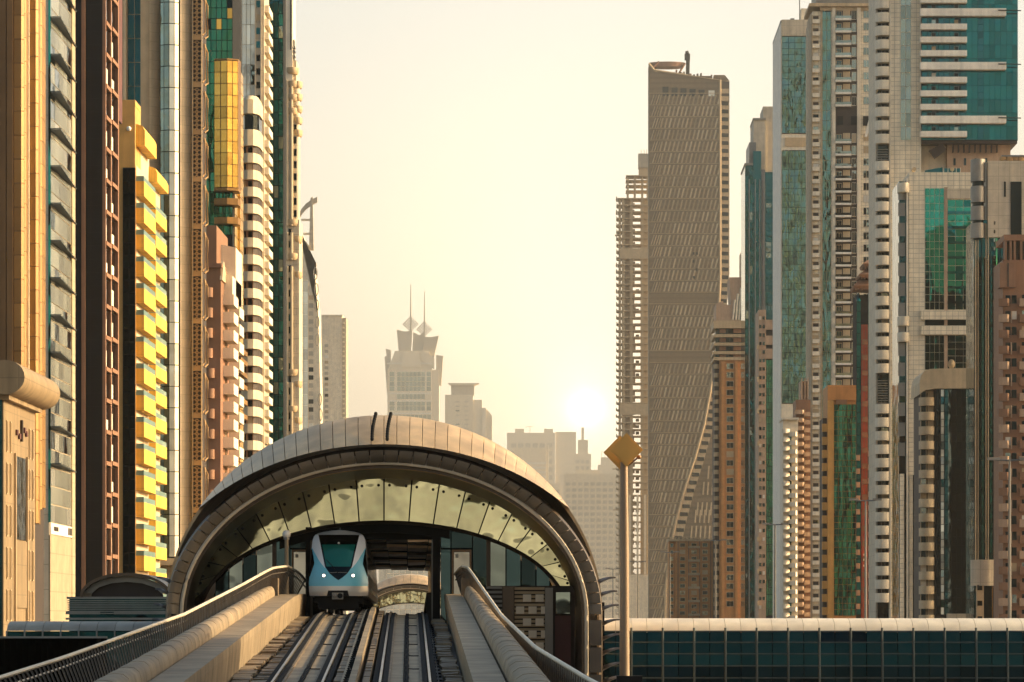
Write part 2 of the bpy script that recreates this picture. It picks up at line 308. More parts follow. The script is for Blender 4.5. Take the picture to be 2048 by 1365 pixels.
RL = [(60, -11.2, 1.15), (80, -9.7, 1.2), (97, -8.6, 1.25), (126, -7.25, 1.35), (150, -6.35, 1.7), (166, -5.75, 2.0), (172, -5.3, 2.05), (177, -4.9, 1.75), (180, -4.7, 1.4)]
RR = [(60, 6.4, 1.1), (75, 5.0, 1.15), (87, 4.2, 1.2), (103, 3.5, 1.25), (125, 3.12, 1.35), (150, 2.9, 1.65), (166, 2.66, 2.0), (171, 2.45, 2.05), (176, 2.2, 1.7)]
for nm, R_, P_, lab in (('picket_railing', RL, PLf, 'curved dark picket railing with pale handrail left of the tracks'), ('picket_railing', RR, PRt, 'curved dark picket railing with pale handrail right of the tracks')):
    ro = bpy.data.objects.new(nm, None); COL.objects.link(ro); tag(ro, lab, 'railing', 'picket railings along the railway deck')
    ss = rng(60, R_[-1][0], 2.0)
    add('handrail', G().tube([dk(s, *lerp(R_, s)) for s in ss], .055, 8), 'roof_white', ro, smooth=True)
    sg = -1 if 'left' in lab else 1
    add('mid_rail', G().tube([dk(s, lerp(R_, s)[0]+sg*.05, lerp(R_, s)[1]-.26) for s in ss], .03, 6), 'steel', ro, smooth=True)
    add('base_rail', G().tube([dk(s, (lerp(P_, s)[0 if sg < 0 else 1]+lerp(R_, s)[0])/2+sg*.2, -.2) for s in ss], .06, 6), 'grey_metal', ro)
    for s in rng(62, R_[-1][0]-.5, .62):
        u, h = lerp(R_, s); ub = (lerp(P_, s)[0 if sg < 0 else 1]+u)/2+sg*.2
        p0, p1 = Vector(dk(s, u, h)), Vector(dk(s-.5, ub, -.2)); q = p1-p0; a = Vector((-.16, .5, 0)).normalized()*.05; nn = q.cross(a).normalized()*.018
        add('picket', G().loft([[p0-a-nn, p0+a-nn, p0+a+nn, p0-a+nn], [p1-a-nn, p1+a-nn, p1+a+nn, p1-a+nn]]), 'bronze', ro)
pr = G().box(-1.6, 1.6, -1.2, 1.2, 0, 1).mesh('pier', ['concrete'])
for s in (70, 100, 130, 158, 270, 298):
    p = dk(s, -1.6, -2.4); o = ob('pier', pr, deck, (p[0], p[1], 0)); o.scale = (1, 1, p[2]+.1)
# ---------------------------------------------------------------- the metro train
TR = bpy.data.objects.new('metro_train', None); COL.objects.link(TR); TR.location = dk(173, -3.07, 0); TR.rotation_euler = (0, 0, .0393)
tag(TR, 'white and light blue metro train leaving the arched station on the left track', 'train')
zz = lambda y: (1190-y)/272.0                       # measured heights on the cab front
HW = [(-.2, 1.20), (.55, 1.27), (.9, 1.325), (1.3, 1.335), (1.8, 1.30), (2.4, 1.25), (2.9, 1.225), (3.2, 1.20), (3.4, 1.15), (3.5, 1.08), (3.58, .94), (3.65, .68), (3.7, .34), (3.72, .0)]
hwf = lambda z: lerp(HW, z)[0]
def nose(x, z):                                      # depth of the cab skin behind its foremost point
    a = min(1, abs(x)/max(hwf(z), .05)); t = max(0, (z-1.05)/2.67)
    return 1.35*t**1.9+.42*a**2.6+.12*max(0, (.9-z))
def patch(name, fl, fr, z0, z1, m, nz=24, nx=10, off=0.0, sym=True, parent=None):
    for sgn in ((1, -1) if sym else (1,)):
        g = G(); rows = []
        for j in range(nz+1):
            z = z0+(z1-z0)*j/nz; a, b = fl(z), fr(z)
            if sgn < 0: a, b = -b, -a
            rows.append([(a+(b-a)*i/nx, nose(a+(b-a)*i/nx, z)-off, z) for i in range(nx+1)])
        g.loft(rows, closed=False); add(name, g, m, parent or TR, smooth=True)
WS = [(zz(800), .012), (zz(775), .16), (zz(720), .40), (zz(640), .605), (zz(500), .715), (zz(360), .825), (zz(240), .93), (3.60, .93)]
wsf = lambda z: min(lerp(WS, z)[0], hwf(z)-.02)
WB = [(zz(650), .615), (zz(600), .775), (zz(550), .90), (zz(500), 1.0), (zz(450), 1.11), (zz(400), 1.2)]
wbf = lambda z: max(wsf(z)+.004, min(lerp(WB, z)[0], hwf(z))) if z < zz(400) else hwf(z)
patch('silver_bumper', lambda z: -hwf(z), lambda z: hwf(z), .72, 1.16, 'train_silver', 12, 24, sym=False)
patch('blue_apron', lambda z: -hwf(z), lambda z: hwf(z), 1.16, zz(800), 'train_blue', 8, 24, sym=False)
patch('blue_flank', wsf, lambda z: wbf(z) if z > zz(650) and False else hwf(z), zz(800), zz(650), 'train_blue', 14, 12)
patch('blue_flank', wbf, hwf, zz(650), zz(400), 'train_blue', 16, 8)
patch('white_mask', wsf, wbf, zz(650), 3.50, 'train_white', 36, 10)
patch('roof_cap', lambda z: -hwf(z), hwf, 3.50, 3.71, 'train_silver', 10, 24, .0, False)
patch('windscreen_surround', lambda z: -wsf(z), wsf, zz(800), 3.50, 'glass_tint', 40, 16, .0, False)
patch('windscreen', lambda z: -(wsf(z)-.07), lambda z: wsf(z)-.07, zz(635), zz(360), 'glass_screen', 16, 14, .015, False)
patch('corner_window', lambda z: max(.5, hwf(z)-.02-.15*min(1, (z-zz(755))/.55)*(1 if z < 2.2 else max(0, (2.85-z)/.65))), lambda z: hwf(z)+.001, zz(755), zz(420), 'glass_tint', 14, 4, .012)
for sx in (-1, 1):
    hx, hz = sx*.66, zz(745); hy = nose(hx, hz)
    ring = [[(hx+r*cos(2*pi*i/20), hy+y, hz+r*sin(2*pi*i/20)) for i in range(20)] for r, y in ((.10, .03), (.10, -.05), (.065, -.05))]
    h = add('headlight', G().loft(ring, cap=False), 'grey_metal', TR, smooth=True)
    add('lens', G().loft([[(hx+r*cos(2*pi*i/20), hy+y, hz+r*sin(2*pi*i/20)) for i in range(20)] for r, y in ((.066, -.03), (.05, -.05), (.01, -.056))]), 'lamp_glow', h, smooth=True)
add('wiper', G().tube([(-.55, nose(.55, 2.35)-.05, 2.36), (-.3, nose(.3, 2.1)-.05, 2.1), (.0, nose(0, 1.72)-.05, 1.72)], .017, 5), 'rubber', TR)
add('marker_lamp', G().ball((0, nose(0, zz(342))-.01, zz(342)), .05, 6), 'globe_white', TR, smooth=True)
add('console_line', G().box(-.4, .4, nose(0, zz(710))-.03, nose(0, zz(710))+.03, zz(712), zz(706)), 'grey_metal', TR)
add('coupler_recess', G().prismy([(-.52, .72), (.48, .72), (.42, .96), (-.46, .96)], -.05, .5), 'soot', TR)
cp = add('coupler', G().box(-.28, .22, -.30, -.04, .56, .86), 'grey_panel', TR)
add('coupler_hole', G().loft([[(.08+.12*cos(2*pi*i/16), y, .72+.12*sin(2*pi*i/16)) for i in range(16)] for y in (-.315, -.2)]), 'soot', cp)
add('coupler_cone', G().loft([[(-.15+r*cos(2*pi*i/12), y, .72+r*sin(2*pi*i/12)) for i in range(12)] for r, y in ((.09, -.3), (.04, -.42))]), 'grey_metal', cp)
add('antenna', G().tube([(.05, 1.5, 3.68), (.05, 1.5, 3.84)], .02, 5), 'grey_metal', TR)
def sect(y, k=1.0): return [(x*k, y, z) for x, z in [(h, z) for z, h in HW if z >= .72 or z == -.2 and False]+[(-h, z) for z, h in reversed(HW) if z >= .72 and z < 3.72]]
prof_ = [(hwf(.72), .72)]+[(h, z) for z, h in HW if z > .72]+[(-h, z) for z, h in reversed(HW) if .72 < z < 3.72]+[(-hwf(.72), .72)]
cab = G().loft([[(x*.995, nose(x, z)+.004 if k == 0 else 3.0, z) for x, z in prof_] for k in (0, 1)]); add('cab_body', cab, 'train_white', TR, smooth=True)
for c in range(3):
    y0 = 3.03+c*17.2; y1 = y0+16.8
    car = add('car_body', G().loft([[(x, y, z) for x, z in prof_] for y in (y0, y1)]), 'train_silver', TR, smooth=True)
    for sx in (-1, 1):
        for kk in range(4):
            a = y0+.8+kk*4.1
            add('side_window', G().poly([(sx*(hwf(1.75)+.008), a, 1.75), (sx*(hwf(1.75)+.008), a+2.4, 1.75), (sx*(hwf(2.75)+.012), a+2.4, 2.75), (sx*(hwf(2.75)+.012), a, 2.75)][::sx]), 'glass_tint', car)
            add('side_door', G().poly([(sx*(hwf(.95)+.014), a+2.6, .95), (sx*(hwf(.95)+.014), a+3.9, .95), (sx*(hwf(1.8)+.02), a+3.9, 1.8), (sx*(hwf(2.75)+.016), a+3.9, 2.75), (sx*(hwf(2.75)+.016), a+2.6, 2.75), (sx*(hwf(1.8)+.02), a+2.6, 1.8)][::sx]), 'train_white', car)
        add('blue_stripe', G().poly([(sx*(hwf(1.0)+.006), y0, 1.0), (sx*(hwf(1.0)+.006), y1, 1.0), (sx*(hwf(1.2)+.008), y1, 1.2), (sx*(hwf(1.2)+.008), y0, 1.2)][::sx]), 'train_blue', car)
    add('gangway', G().box(-1.0, 1.0, y1, y1+.4, .9, 3.3), 'rubber', TR)
    for yy in (y0+2.5, y0+13):
        bg_ = add('bogie', G().box(-1.05, 1.05, yy-1.4, yy+1.4, .30, .70), 'soot', TR)
        for sx in (-1, 1):
            for q in (-.9, .9): add('wheel', G().loft([[(sx*x, yy+q+.38*cos(2*pi*i/18), .375+.37*sin(2*pi*i/18)) for i in range(18)] for x in (.66, .80)]), 'grey_metal', bg_)
add('underframe', G().box(-1.1, 1.1, .6, 50, .40, .715), 'soot', TR)
add('track_guard', G().box(-.9, .9, .35, .5, .12, .55), 'soot', TR)
# ---------------------------------------------------------------- arched station
D0 = 165.0
DS = 7.0
def ell(cpx, top, rx, d, t, cy=1230.0):
    d += DS
    a = rx/F*d; zc = (HY-cy)/F*d; b = (HY-top)/F*d-zc
    return Vector((wx(cpx, d)+a*cos(t), d, ZC+zc+b*sin(t)))
def station(root, xf, detail=True):
    R = lambda p: xf(Vector(p))
    def band(name, n, A, B, t0, t1, m, gap=.004, sub=3, th=.12):
        for i in range(n):
            a, b = t0+(t1-t0)*i/n+gap, t0+(t1-t0)*(i+1)/n-gap; rr = []
            for k in range(sub+1):
                t = a+(b-a)*k/sub; p, q = R(A(t)), R(B(t)); c = (q-p); nn = Vector((cos(t)*.3, 1, sin(t)*.3)).normalized()*th
                rr.append([p, p+c*.35+Vector((0, -.10, .02)), p+c*.7+Vector((0, -.12, .01)), q, q+nn, p+nn])
            add(name, G().loft(rr), m, root, smooth=True)
    E = lambda top, rx, d, cy=1230.0: (lambda t: ell(768, top, rx, d, t, cy))
    n = 34 if detail else 16
    def low(t):
        dx = 437*cos(t)*.985; py = 1230-341*sqrt(1-(dx/473)**2); dd = 165+DS; return Vector((wx(768+dx, dd), dd, wz(py, dd)))
    band('fascia_panel', n, E(832, 437, 168.5), low, radians(32), radians(148), 'roof_gold', gap=.0016)
    # dark gutter, clerestory panels, bead and soffit
    ts = [radians(-24+228*i/90) for i in range(91)]
    def leg(Ef):                                     # the ellipse, carried straight down below its widest line
        def f(t):
            if 0 <= t <= pi: return Ef(t)
            p = Ef(0 if t < 0 else pi).copy(); dz = (-t if t < 0 else t-pi); p.z -= dz*14; p.x += (1 if t < 0 else -1)*(.0); return p
        return f
    def strip(name, A, B, m, th=.1, mid=None):
        rr = []
        for t in ts:
            p, q = R(leg(A)(t)), R(leg(B)(t)); rr.append([p, q, q+Vector((0, th, .0)), p+Vector((0, th, 0))])
        return add(name, G().loft(rr), m, root, smooth=True)
    strip('gutter_ring', E(894, 437, 166.2), E(910, 430, 165.8), 'bronze')
    n2 = 46 if detail else 20
    band('rim_panel', n2, E(901, 435, 165.2), E(925, 411, 165.6), radians(0), radians(180), 'rim_panel', gap=.003, sub=2, th=.06)
    for t0, t1 in (((-20, -1), (181, 200)) if detail else ()): pass
    for sg in (0, 1):
        for k in range(4 if detail else 0):
            ta, tb = radians(-1-5*k), radians(-5.6-5*k)
            if sg: ta, tb = pi-ta, pi-tb
            A, B = leg(E(901, 435, 165.2)), leg(E(925, 411, 165.6)); p, q, r_, s_ = R(A(ta)), R(A(tb)), R(B(tb)), R(B(ta))
            add('rim_panel', G().loft([[p, q, r_, s_], [v+Vector((0, .06, 0)) for v in (p, q, r_, s_)]]), 'rim_panel', root)
    strip('inner_ring', E(923, 412, 165.9), E(937, 396, 165.9), 'bronze', .2)
    add('bead_moulding', G().tube([R(leg(E(927, 405, 165.7))(t)) for t in ts], .085, 8), 'roof_white', root, smooth=True)
    add('lower_bead', G().tube([R(leg(E(937, 398, 166.4))(t)) for t in ts], .05, 6), 'roof_gold', root, smooth=True)
    rr = []
    for t in ts: rr.append([R(leg(E(936, 397, 166.0))(t)), R(leg(E(942, 391, 170))(t)), R(leg(E(958, 381, 175))(t)), R(leg(E(950, 386, 175.1))(t)), R(leg(E(930, 401, 166.1))(t))])
    add('soffit', G().loft(rr), 'bronze', root, smooth=True)
    # outer shell
    rr = []
    for t in ts:
        A = leg(E(832, 437, 168.5)); p = R(A(t)); o_ = []
        for dy, k in ((0, 0), (6, .25), (18, .35), (50, .2), (90, -.6)): o_.append(p+Vector((-.0393*dy, dy, k*max(0, sin(t)))))
        rr.append(o_+[v+Vector((0, 0, -.25)) if abs(sin(t)) > .3 else v+Vector((-.25 if cos(t) > 0 else .25, 0, 0)) for v in reversed(o_)])
    add('roof_shell', G().loft(rr), 'roof_gold', root, smooth=True)
    # glass ring under the soffit
    npn = 20 if detail else 14
    for i in range(npn):
        a, b = radians(6+168*i/npn)+.004, radians(6+168*(i+1)/npn)-.004; rr = []
        for k in range(4):
            t = a+(b-a)*k/3; p = R(ell(768, 957, 383, 175, t)); t5 = math.acos(max(-1, min(1, cos(t)*.93))); q = R(ell(768, 1043, 366, 175.0, t5))
            rr.append([p, q, q+Vector((0, .05, 0)), p+Vector((0, .05, 0))])
        pn = add('canopy_pane', G().loft(rr), 'glass_station', root)
        if detail:
            for k, f in ((1, .16), (2, .16)):
                t = a+(b-a)*(.18 if k == 1 else .82); p = R(ell(768, 957, 383, 175, t)); q = R(ell(768, 1043, 366, 175.0, math.acos(cos(t)*.93))); c = p+(q-p)*f
                add('fixing', G().loft([[(c.x+.07*cos(2*pi*j/8), c.y-y, c.z+.07*sin(2*pi*j/8)) for j in range(8)] for y in (.07, -.02)]), 'soot', pn)
    back = G().prismy([(v.x, v.z) for v in [R(ell(768, 957, 383, 175, radians(4+172*i/40))) for i in range(41)]]+[(v.x, v.z) for v in [R(ell(768, 1043, 366, 175, radians(4+172*i/40))) for i in range(40, -1, -1)]], R((0, 175.25+DS, 0)).y, R((0, 175.4+DS, 0)).y)
    add('canopy_back', back, 'soot', root)
    add('ring_beam', G().tube([R(ell(768, 1045, 366, 174.4, radians(2+176*i/60))) for i in range(61)], .10, 6), 'bronze', root, smooth=True)
    return E
ST = bpy.data.objects.new('metro_station', None); COL.objects.link(ST); tag(ST, 'shell-shaped metro station with golden rim and glass arch around the tracks', 'station')
E_ = station(ST, lambda p: p)
D1 = 175.0+DS
X1 = lambda px: wx(px, D1); Z1 = lambda py: wz(py, D1)
def etop(px):                                          # height of the ring beam at a pixel column
    c = max(-1, min(1, (px-768)/366)); return ell(768, 1043, 366, D1-DS, math.acos(c)).z-.06
ZF = dk(D1, 0, -.5)[2]
def wallpane(p0, p1, bot, name='wall_pane', m='glass_station', y=0, split=None):
    g = G(); zt0, zt1 = etop(p0), etop(p1); zb = Z1(bot)
    if split:
        zs_ = Z1(split); g.prismy([(X1(p0)+.03, zs_+.04), (X1(p1)-.03, zs_+.04), (X1(p1)-.03, zt1), (X1(p0)+.03, zt0)], D1-.05+y, D1+y)
        add(name, g, m, ST); g = G(); zt0 = zt1 = zs_-.04
    if min(zt0, zt1) > zb: g.prismy([(X1(p0)+.03, zb), (X1(p1)-.03, zb), (X1(p1)-.03, zt1), (X1(p0)+.03, zt0)], D1-.05+y, D1+y); add(name, g, m, ST)
for p0, p1, sp in ((430, 458, None), (458, 486, None), (486, 513, None), (513, 549, None), (549, 580, None), (580, 620, 1098), (881, 902, 1098), (902, 945, 1098), (945, 974, None), (980, 1012, None), (1012, 1042, None), (1042, 1072, None), (1072, 1100, None)): wallpane(p0, p1, 1262, m='glass_grey' if p0 in (458, 513, 980) else 'glass_window', split=sp)
for px in (549, 977, 622): add('mullion_post', G().box(X1(px)-.1, X1(px)+.1, D1-.14, D1+.1, Z1(1262), etop(px)), 'bronze', ST)
for p0, p1 in ((584, 618), (904, 943)):               # framed glass doors
    fr = G()
    for a, b, c, d_ in ((p0, p0+3.5, 1150, 1100), (p1-3.5, p1, 1150, 1100), (p0+3.5, p1-3.5, 1104, 1100)): fr.box(X1(a), X1(b), D1-.2, D1-.06, Z1(1200), Z1(d_)) if b-a < 5 else fr.box(X1(a), X1(b), D1-.2, D1-.06, Z1(c), Z1(d_))
    dr = add('door', fr, 'rust_steel', ST); add('door_pane', G().box(X1(p0+4), X1(p1-4), D1-.12, D1-.07, Z1(1200), Z1(1105)), 'glass_pale', dr)
    add('door_notice', G().box(X1(p0+7), X1(p0+13), D1-.135, D1-.125, Z1(1116), Z1(1109)), 'white_bright', dr)
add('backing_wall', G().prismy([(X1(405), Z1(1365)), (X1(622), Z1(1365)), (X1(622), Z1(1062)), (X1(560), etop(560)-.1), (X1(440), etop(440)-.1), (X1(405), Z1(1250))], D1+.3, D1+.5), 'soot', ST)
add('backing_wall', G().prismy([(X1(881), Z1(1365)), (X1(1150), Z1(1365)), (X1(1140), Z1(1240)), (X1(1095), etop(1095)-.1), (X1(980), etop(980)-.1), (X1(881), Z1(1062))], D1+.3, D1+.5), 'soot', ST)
# gate: beam, columns, ceiling with ribs, inner walls and far end
gb = [(X1(p), etop(p)+.02) for p in range(560, 901, 20)]
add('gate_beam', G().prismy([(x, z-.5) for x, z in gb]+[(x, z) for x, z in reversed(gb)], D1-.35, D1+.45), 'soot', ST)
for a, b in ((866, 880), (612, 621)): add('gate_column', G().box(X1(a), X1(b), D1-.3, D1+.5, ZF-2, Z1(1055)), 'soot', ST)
add('inner_column', G().box(X1(862), X1(866), D1+.6, D1+1.0, ZF-2, Z1(1062)), 'grey_metal', ST)
sl_ = lambda y: -.0393*(y-D1)
for k in range(9):
    for j in range(7):
        y0, y1 = D1+1+k*6, D1+6.6+k*6; x0, x1 = X1(600)+j*1.02, X1(600)+j*1.02+.98; zc_ = Z1(1066)-.26-.012*(k*6)-abs(j-2.5)*.05-.10*(k % 2)
        add('ceiling_panel', G().loft([[(x0+sl_(y), y, zc_+.03*sin(k+j)), (x1+sl_(y), y, zc_), (x1+sl_(y), y, zc_+.1), (x0+sl_(y), y, zc_+.13)] for y in (y0, y1)]), 'ceiling_metal' if (k+j) % 4 else 'bronze', ST)
    add('ceiling_rib', G().box(X1(596)+sl_(D1+k*6), X1(876)+sl_(D1+k*6), D1+.5+k*6, D1+.9+k*6, Z1(1066)-.30-.012*k*6, Z1(1066)+.3), 'soot', ST)
for a, b in ((X1(868), X1(876)), (X1(588), X1(596))):
    add('inner_wall', G().loft([[(a+sl_(y), y, ZF-2), (b+sl_(y), y, ZF-2), (b+sl_(y), y, Z1(1058)), (a+sl_(y), y, Z1(1058))] for y in (D1+.6, D1+58)]), 'bronze', ST)
for a, b in ((X1(868)-1.4, X1(868)), (X1(596), X1(596)+.5)):
    add('platform_edge', G().loft([[(a+sl_(y), y, prof(y)-1.5), (b+sl_(y), y, prof(y)-1.5), (b+sl_(y), y, prof(y)+.95), (a+sl_(y), y, prof(y)+.95)] for y in (D1+2, D1+30, D1+58)]) if b < X1(700) else G().loft([[(X1(868)-.35+sl_(y), y, prof(y)-1.5), (b-.01+sl_(y), y, prof(y)-1.5), (b-.01+sl_(y), y, prof(y)+.95), (X1(868)-.35+sl_(y), y, prof(y)+.95)] for y in (D1+2, D1+30, D1+58)]), 'concrete_dark', ST)
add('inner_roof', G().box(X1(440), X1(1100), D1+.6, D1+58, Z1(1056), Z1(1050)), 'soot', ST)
# louvred wall with a relief of white blocks right of the tracks, dark service doors
D2 = 172.0+DS; X2 = lambda px: wx(px, D2); Z2 = lambda py: wz(py, D2)
add('side_wall', G().box(X2(970), X2(1150), D2+.3, D2+.6, Z2(1420), Z2(1172)), 'brown_dark', ST)
lv = G().box(X2(973), X2(1004), D2-.05, D2+.3, 0, .11).mesh('louvre', ['grey_panel'])
rep('louvre', lv, ST, [(0, 0, Z2(1178+9*i)) for i in range(20)])
add('pilaster', G().box(X2(1005), X2(1028), D2-.1, D2+.3, Z2(1420), Z2(1173)), 'bronze', ST)
lv = G().box(X2(1029), X2(1089), D2+.05, D2+.3, 0, .12).mesh('relief_course', ['sand'])
rep('relief_course', lv, ST, [(0, 0, Z2(1180+8.2*i)) for i in range(22)])
bk = G().box(0, .38, -.08, .12, 0, .34).mesh('relief_block', ['white_wall'])
for j in range(7):
    for i in range(2+(j % 2)): ob('relief_block', bk, ST, (X2(1046-(j % 2)*14+i*25), D2, Z2(1204+24*j)))
add('corner_post', G().box(X2(1090), X2(1106), D2-.1, D2+.3, Z2(1420), Z2(1176)), 'grey_panel', ST)
add('service_door', G().box(X2(1110), X2(1142), D2+.1, D2+.3, Z2(1420), Z2(1232)), 'maroon', ST)
add('service_window', G().box(X2(1112), X2(1140), D2+.12, D2+.3, Z2(1228), Z2(1185)), 'glass_grey', ST)
# wing-shaped shading fins on the flanks
def fin(px, py, sg, ln=1.15, d=166.6+DS):
    x, z = wx(px, d), wz(py, d); rr = []
    for t in range(9):
        f = t/8; w_ = .55*(1-f*.85); zc_ = z+.18*sin(f*pi*.5)-.22*(1-f)**2; th = .13*(1-f)+.02
        rr.append([(x+sg*(f*ln-.3), d-w_, zc_-.05), (x+sg*(f*ln-.3), d, zc_+th), (x+sg*(f*ln-.3), d+w_, zc_), (x+sg*(f*ln-.3), d, zc_-th)])
    add('shading_fin', G().loft(rr), 'bronze', ST, smooth=True)
for i, py in enumerate((1163, 1190, 1218, 1247, 1276, 1304, 1333, 1360)): fin(1196+i*2.2, py, 1, 1.1+.02*i)
for i, py in enumerate((1163, 1186, 1216, 1246)): fin(338-i*3, py, -1, .85)
add('flank_post', G().box(wx(1203, 175), wx(1209, 175), 175, 175.3, ZC-6, wz(1205, 175)), 'soot', ST)
# bead chains hanging over the crown of the roof
for px in (748, 778):
    g = G()
    for i in range(11):
        f = i/10; y = 829+50*f; xx = px+7*(1-f)**2-3; c = Vector((wx(xx, 174-f*1.8), 173.9-f*1.9-.12, wz(y, 174-f*1.8)))
        g.ball(c, .085, 5, sz=1.35)
    add('roof_chain', g, 'soot', ST, kind='stuff')
    add('chain_cord', G().tube([(wx(px+7*(1-f)**2-3, 174-f*1.8), 173.9-f*1.9-.12, wz(829+50*f, 174-f*1.8)) for f in (0, .3, .6, 1)], .03, 5), 'soot', ST)
add('concourse_block', G().box(wx(350, 168), wx(1185, 168), 189.5, 236, 2, ZC-2.6), 'concrete_dark', ST)
for px in (420, 768, 1120): add('station_pier', G().box(wx(px, 190)-1.5, wx(px, 190)+1.5, 195, 199, 0, 2.1), 'concrete', ST)
# the next station farther down the line
FS = bpy.data.objects.new('metro_station', None); COL.objects.link(FS); tag(FS, 'distant pale metro station seen through the gate of the near one', 'station')
FD = 640.0
station(FS, lambda p: Vector((p.x-wx(768, D0)+wx(822, FD), p.y+FD-D0, p.z-.5)), False)
add('lower_body', G().box(wx(822, FD)-9, wx(822, FD)+9, FD+17, FD+80, 0, ZC+2.5), 'concrete', FS)
add('track_opening', G().box(wx(822, FD)-3, wx(822, FD)+2, FD+16.6, FD+17, ZC-1, ZC+2.2), 'soot', FS)
# ---------------------------------------------------------------- globe lamp and floodlight mast by the station
gl_ = bpy.data.objects.new('globe_lamp', None); COL.objects.link(gl_); d = 173.0; gl_.location = (wx(573, d), d, dk(d, -5.2, .8)[2]); tag(gl_, 'white globe lamp on a post beside the glass door left of the train', 'lamp')
hz = wz(1069, d)-gl_.location.z
add('post', G().tube([(0, 0, -.05), (0, 0, hz-.15)], .10, 10, r2=.085), 'concrete_pale', gl_, smooth=True); add('globe', G().ball((0, 0, hz), .19, 8), 'globe_white', gl_, smooth=True); add('collar', G().tube([(0, 0, hz-.24), (0, 0, hz-.14)], .13, 10), 'grey_metal', gl_)
d = 150.0; zb = wz(1352, d)
fm = bpy.data.objects.new('floodlight_mast', None); COL.objects.link(fm); fm.location = (wx(1249, d), d, 0); tag(fm, 'tall mast with two diamond-shaped panels right of the station', 'mast')
X3 = lambda px: wx(px, d)-wx(1249, d); Z3 = lambda py: wz(py, d)
add('pedestal', G().box(X3(1233), X3(1284), -.5, .5, 0, zb), 'soot', fm)
add('pole', G().tube([(0, 0, zb-.1), (0, 0, Z3(1100)), (X3(1248), 0, Z3(925))], .20, 14, r2=.145), 'pole_paint', fm, smooth=True)
for cx, cy, r, y, m in ((1253, 901, 33, -.25, 'diamond_face'), (1240, 905, 33, .25, 'diamond_face')):
    k = r/F*d; pn = add('diamond_panel', G().prismy([(X3(cx), Z3(cy+r*1.03)), (X3(cx+r), Z3(cy)), (X3(cx), Z3(cy-r*1.03)), (X3(cx-r), Z3(cy))], y-.09, y+.09), m, fm)
    add('panel_face', G().prismy([(X3(cx), Z3(cy+r*.86)), (X3(cx+r*.84), Z3(cy)), (X3(cx), Z3(cy-r*.86)), (X3(cx-r*.84), Z3(cy))], y-.115, y-.09), 'diamond_face', pn)
add('bracket', G().tube([(X3(1253), 0, Z3(934)), (X3(1276), -.1, Z3(916))], .035, 6), 'rust_steel', fm); add('spot_lamp', G().ball((X3(1278), -.1, Z3(915)), .09, 6), 'rust_steel', fm, smooth=True); add('bracket', G().tube([(0, -.25, Z3(925)), (0, .3, Z3(918))], .06, 6), 'grey_metal', fm)
# ---------------------------------------------------------------- footbridges
FB = bpy.data.objects.new('footbridge', None); COL.objects.link(FB); d = 190.0; FB.location = (wx(1200, d), d, 0); tag(FB, 'long glazed footbridge with curved cream roof crossing right of the station', 'footbridge')
X4 = lambda px: wx(px, d)-wx(1200, d); Z4 = lambda py: wz(py, d)
zr, ze, zb = Z4(1236), Z4(1262), Z4(1384)
pw = 31.3; nb = 32
for i in range(nb):
    x0, x1 = X4(1200+i*pw)+.008, X4(1200+(i+1)*pw)-.008; rr = []
    for x in (x0, x1): rr.append([(x, 1.9-2.0*cos(a), ze-.02+(zr-ze)*sin(a)) for a in [pi*k/10 for k in range(11)]])
    g = G().loft(rr, closed=False); add('roof_panel', g, 'roof_white', FB, smooth=True)
rows = (1263, 1285, 1308, 1332, 1356, 1382)
bulge = lambda py: -.10-.28*sin(max(0, min(1, (py-1262)/125))*pi*.55)
for i in range(nb):
    for j in range(5):
        a, b = rows[j]+1.2, rows[j+1]-1.2; x0, x1 = X4(1200+i*pw)+.02, X4(1200+(i+1)*pw)-.02
        add('wall_pane', G().poly([(x0, bulge(b), Z4(b)), (x1, bulge(b), Z4(b)), (x1, bulge(a), Z4(a)), (x0, bulge(a), Z4(a))]), 'glass_black' if j > 2 or (j == 0 and i in (14, 15, 16)) else 'glass_bridge', FB)
for j, py in enumerate(rows): add('rail_bar', G().box(0, X4(1200+nb*pw), bulge(py)-.05, bulge(py)+.03, Z4(py)-.03, Z4(py)+.03), 'bridge_frame', FB)
for i in range(0, nb+1, 2): add('rib', G().tube([(X4(1200+i*pw), bulge(py)-.09, Z4(py)) for py in (1256, 1262, 1275, 1290, 1310, 1335, 1360, 1384)], .055, 6), 'bridge_frame', FB)
add('inner_wall', G().box(0, X4(1200+nb*pw), .3, 3.6, zb, ze-.08), 'soot', FB)
add('floor_slab', G().box(-.2, X4(1200+nb*pw)+.2, -.4, 3.9, zb-.7, zb-.02), 'concrete_dark', FB)
for px in (1330, 1650, 2000): add('support', G().box(X4(px)-.6, X4(px)+.6, 1, 3, 0, zb-.6), 'concrete', FB)
FB2 = bpy.data.objects.new('footbridge', None); COL.objects.link(FB2); d = 196.0; FB2.location = (wx(330, d), d, 0); tag(FB2, 'grey glazed footbridge with rounded roof left of the station', 'footbridge')
X5 = lambda px: wx(px, d)-wx(330, d); Z5 = lambda py: wz(py, d)
for i in range(9):
    x0, x1 = X5(338-(i+1)*36)+.01, X5(338-i*36)-.01; rr = [[(x, 1.5-1.6*cos(a), Z5(1262)+(Z5(1243)-Z5(1262))*sin(a)) for a in [pi*k/8 for k in range(9)]] for x in (x0, x1)]
    add('roof_panel', G().loft(rr, closed=False), 'grey_panel', FB2, smooth=True)
    add('wall_pane', G().box(x0+.03, x1-.03, -.1, 0, Z5(1330), Z5(1264)), 'glass_navy', FB2)
    add('rib', G().tube([(x0, -.18, Z5(1262)), (x0, -.2, Z5(1335))], .05, 6), 'grey_metal', FB2)
add('rail_bar', G().box(X5(20), X5(338), -.22, -.12, Z5(1281), Z5(1278)), 'grey_metal', FB2)
add('inner_wall', G().box(X5(14), X5(338), .01, 2.9, Z5(1345), Z5(1263)), 'soot', FB2)
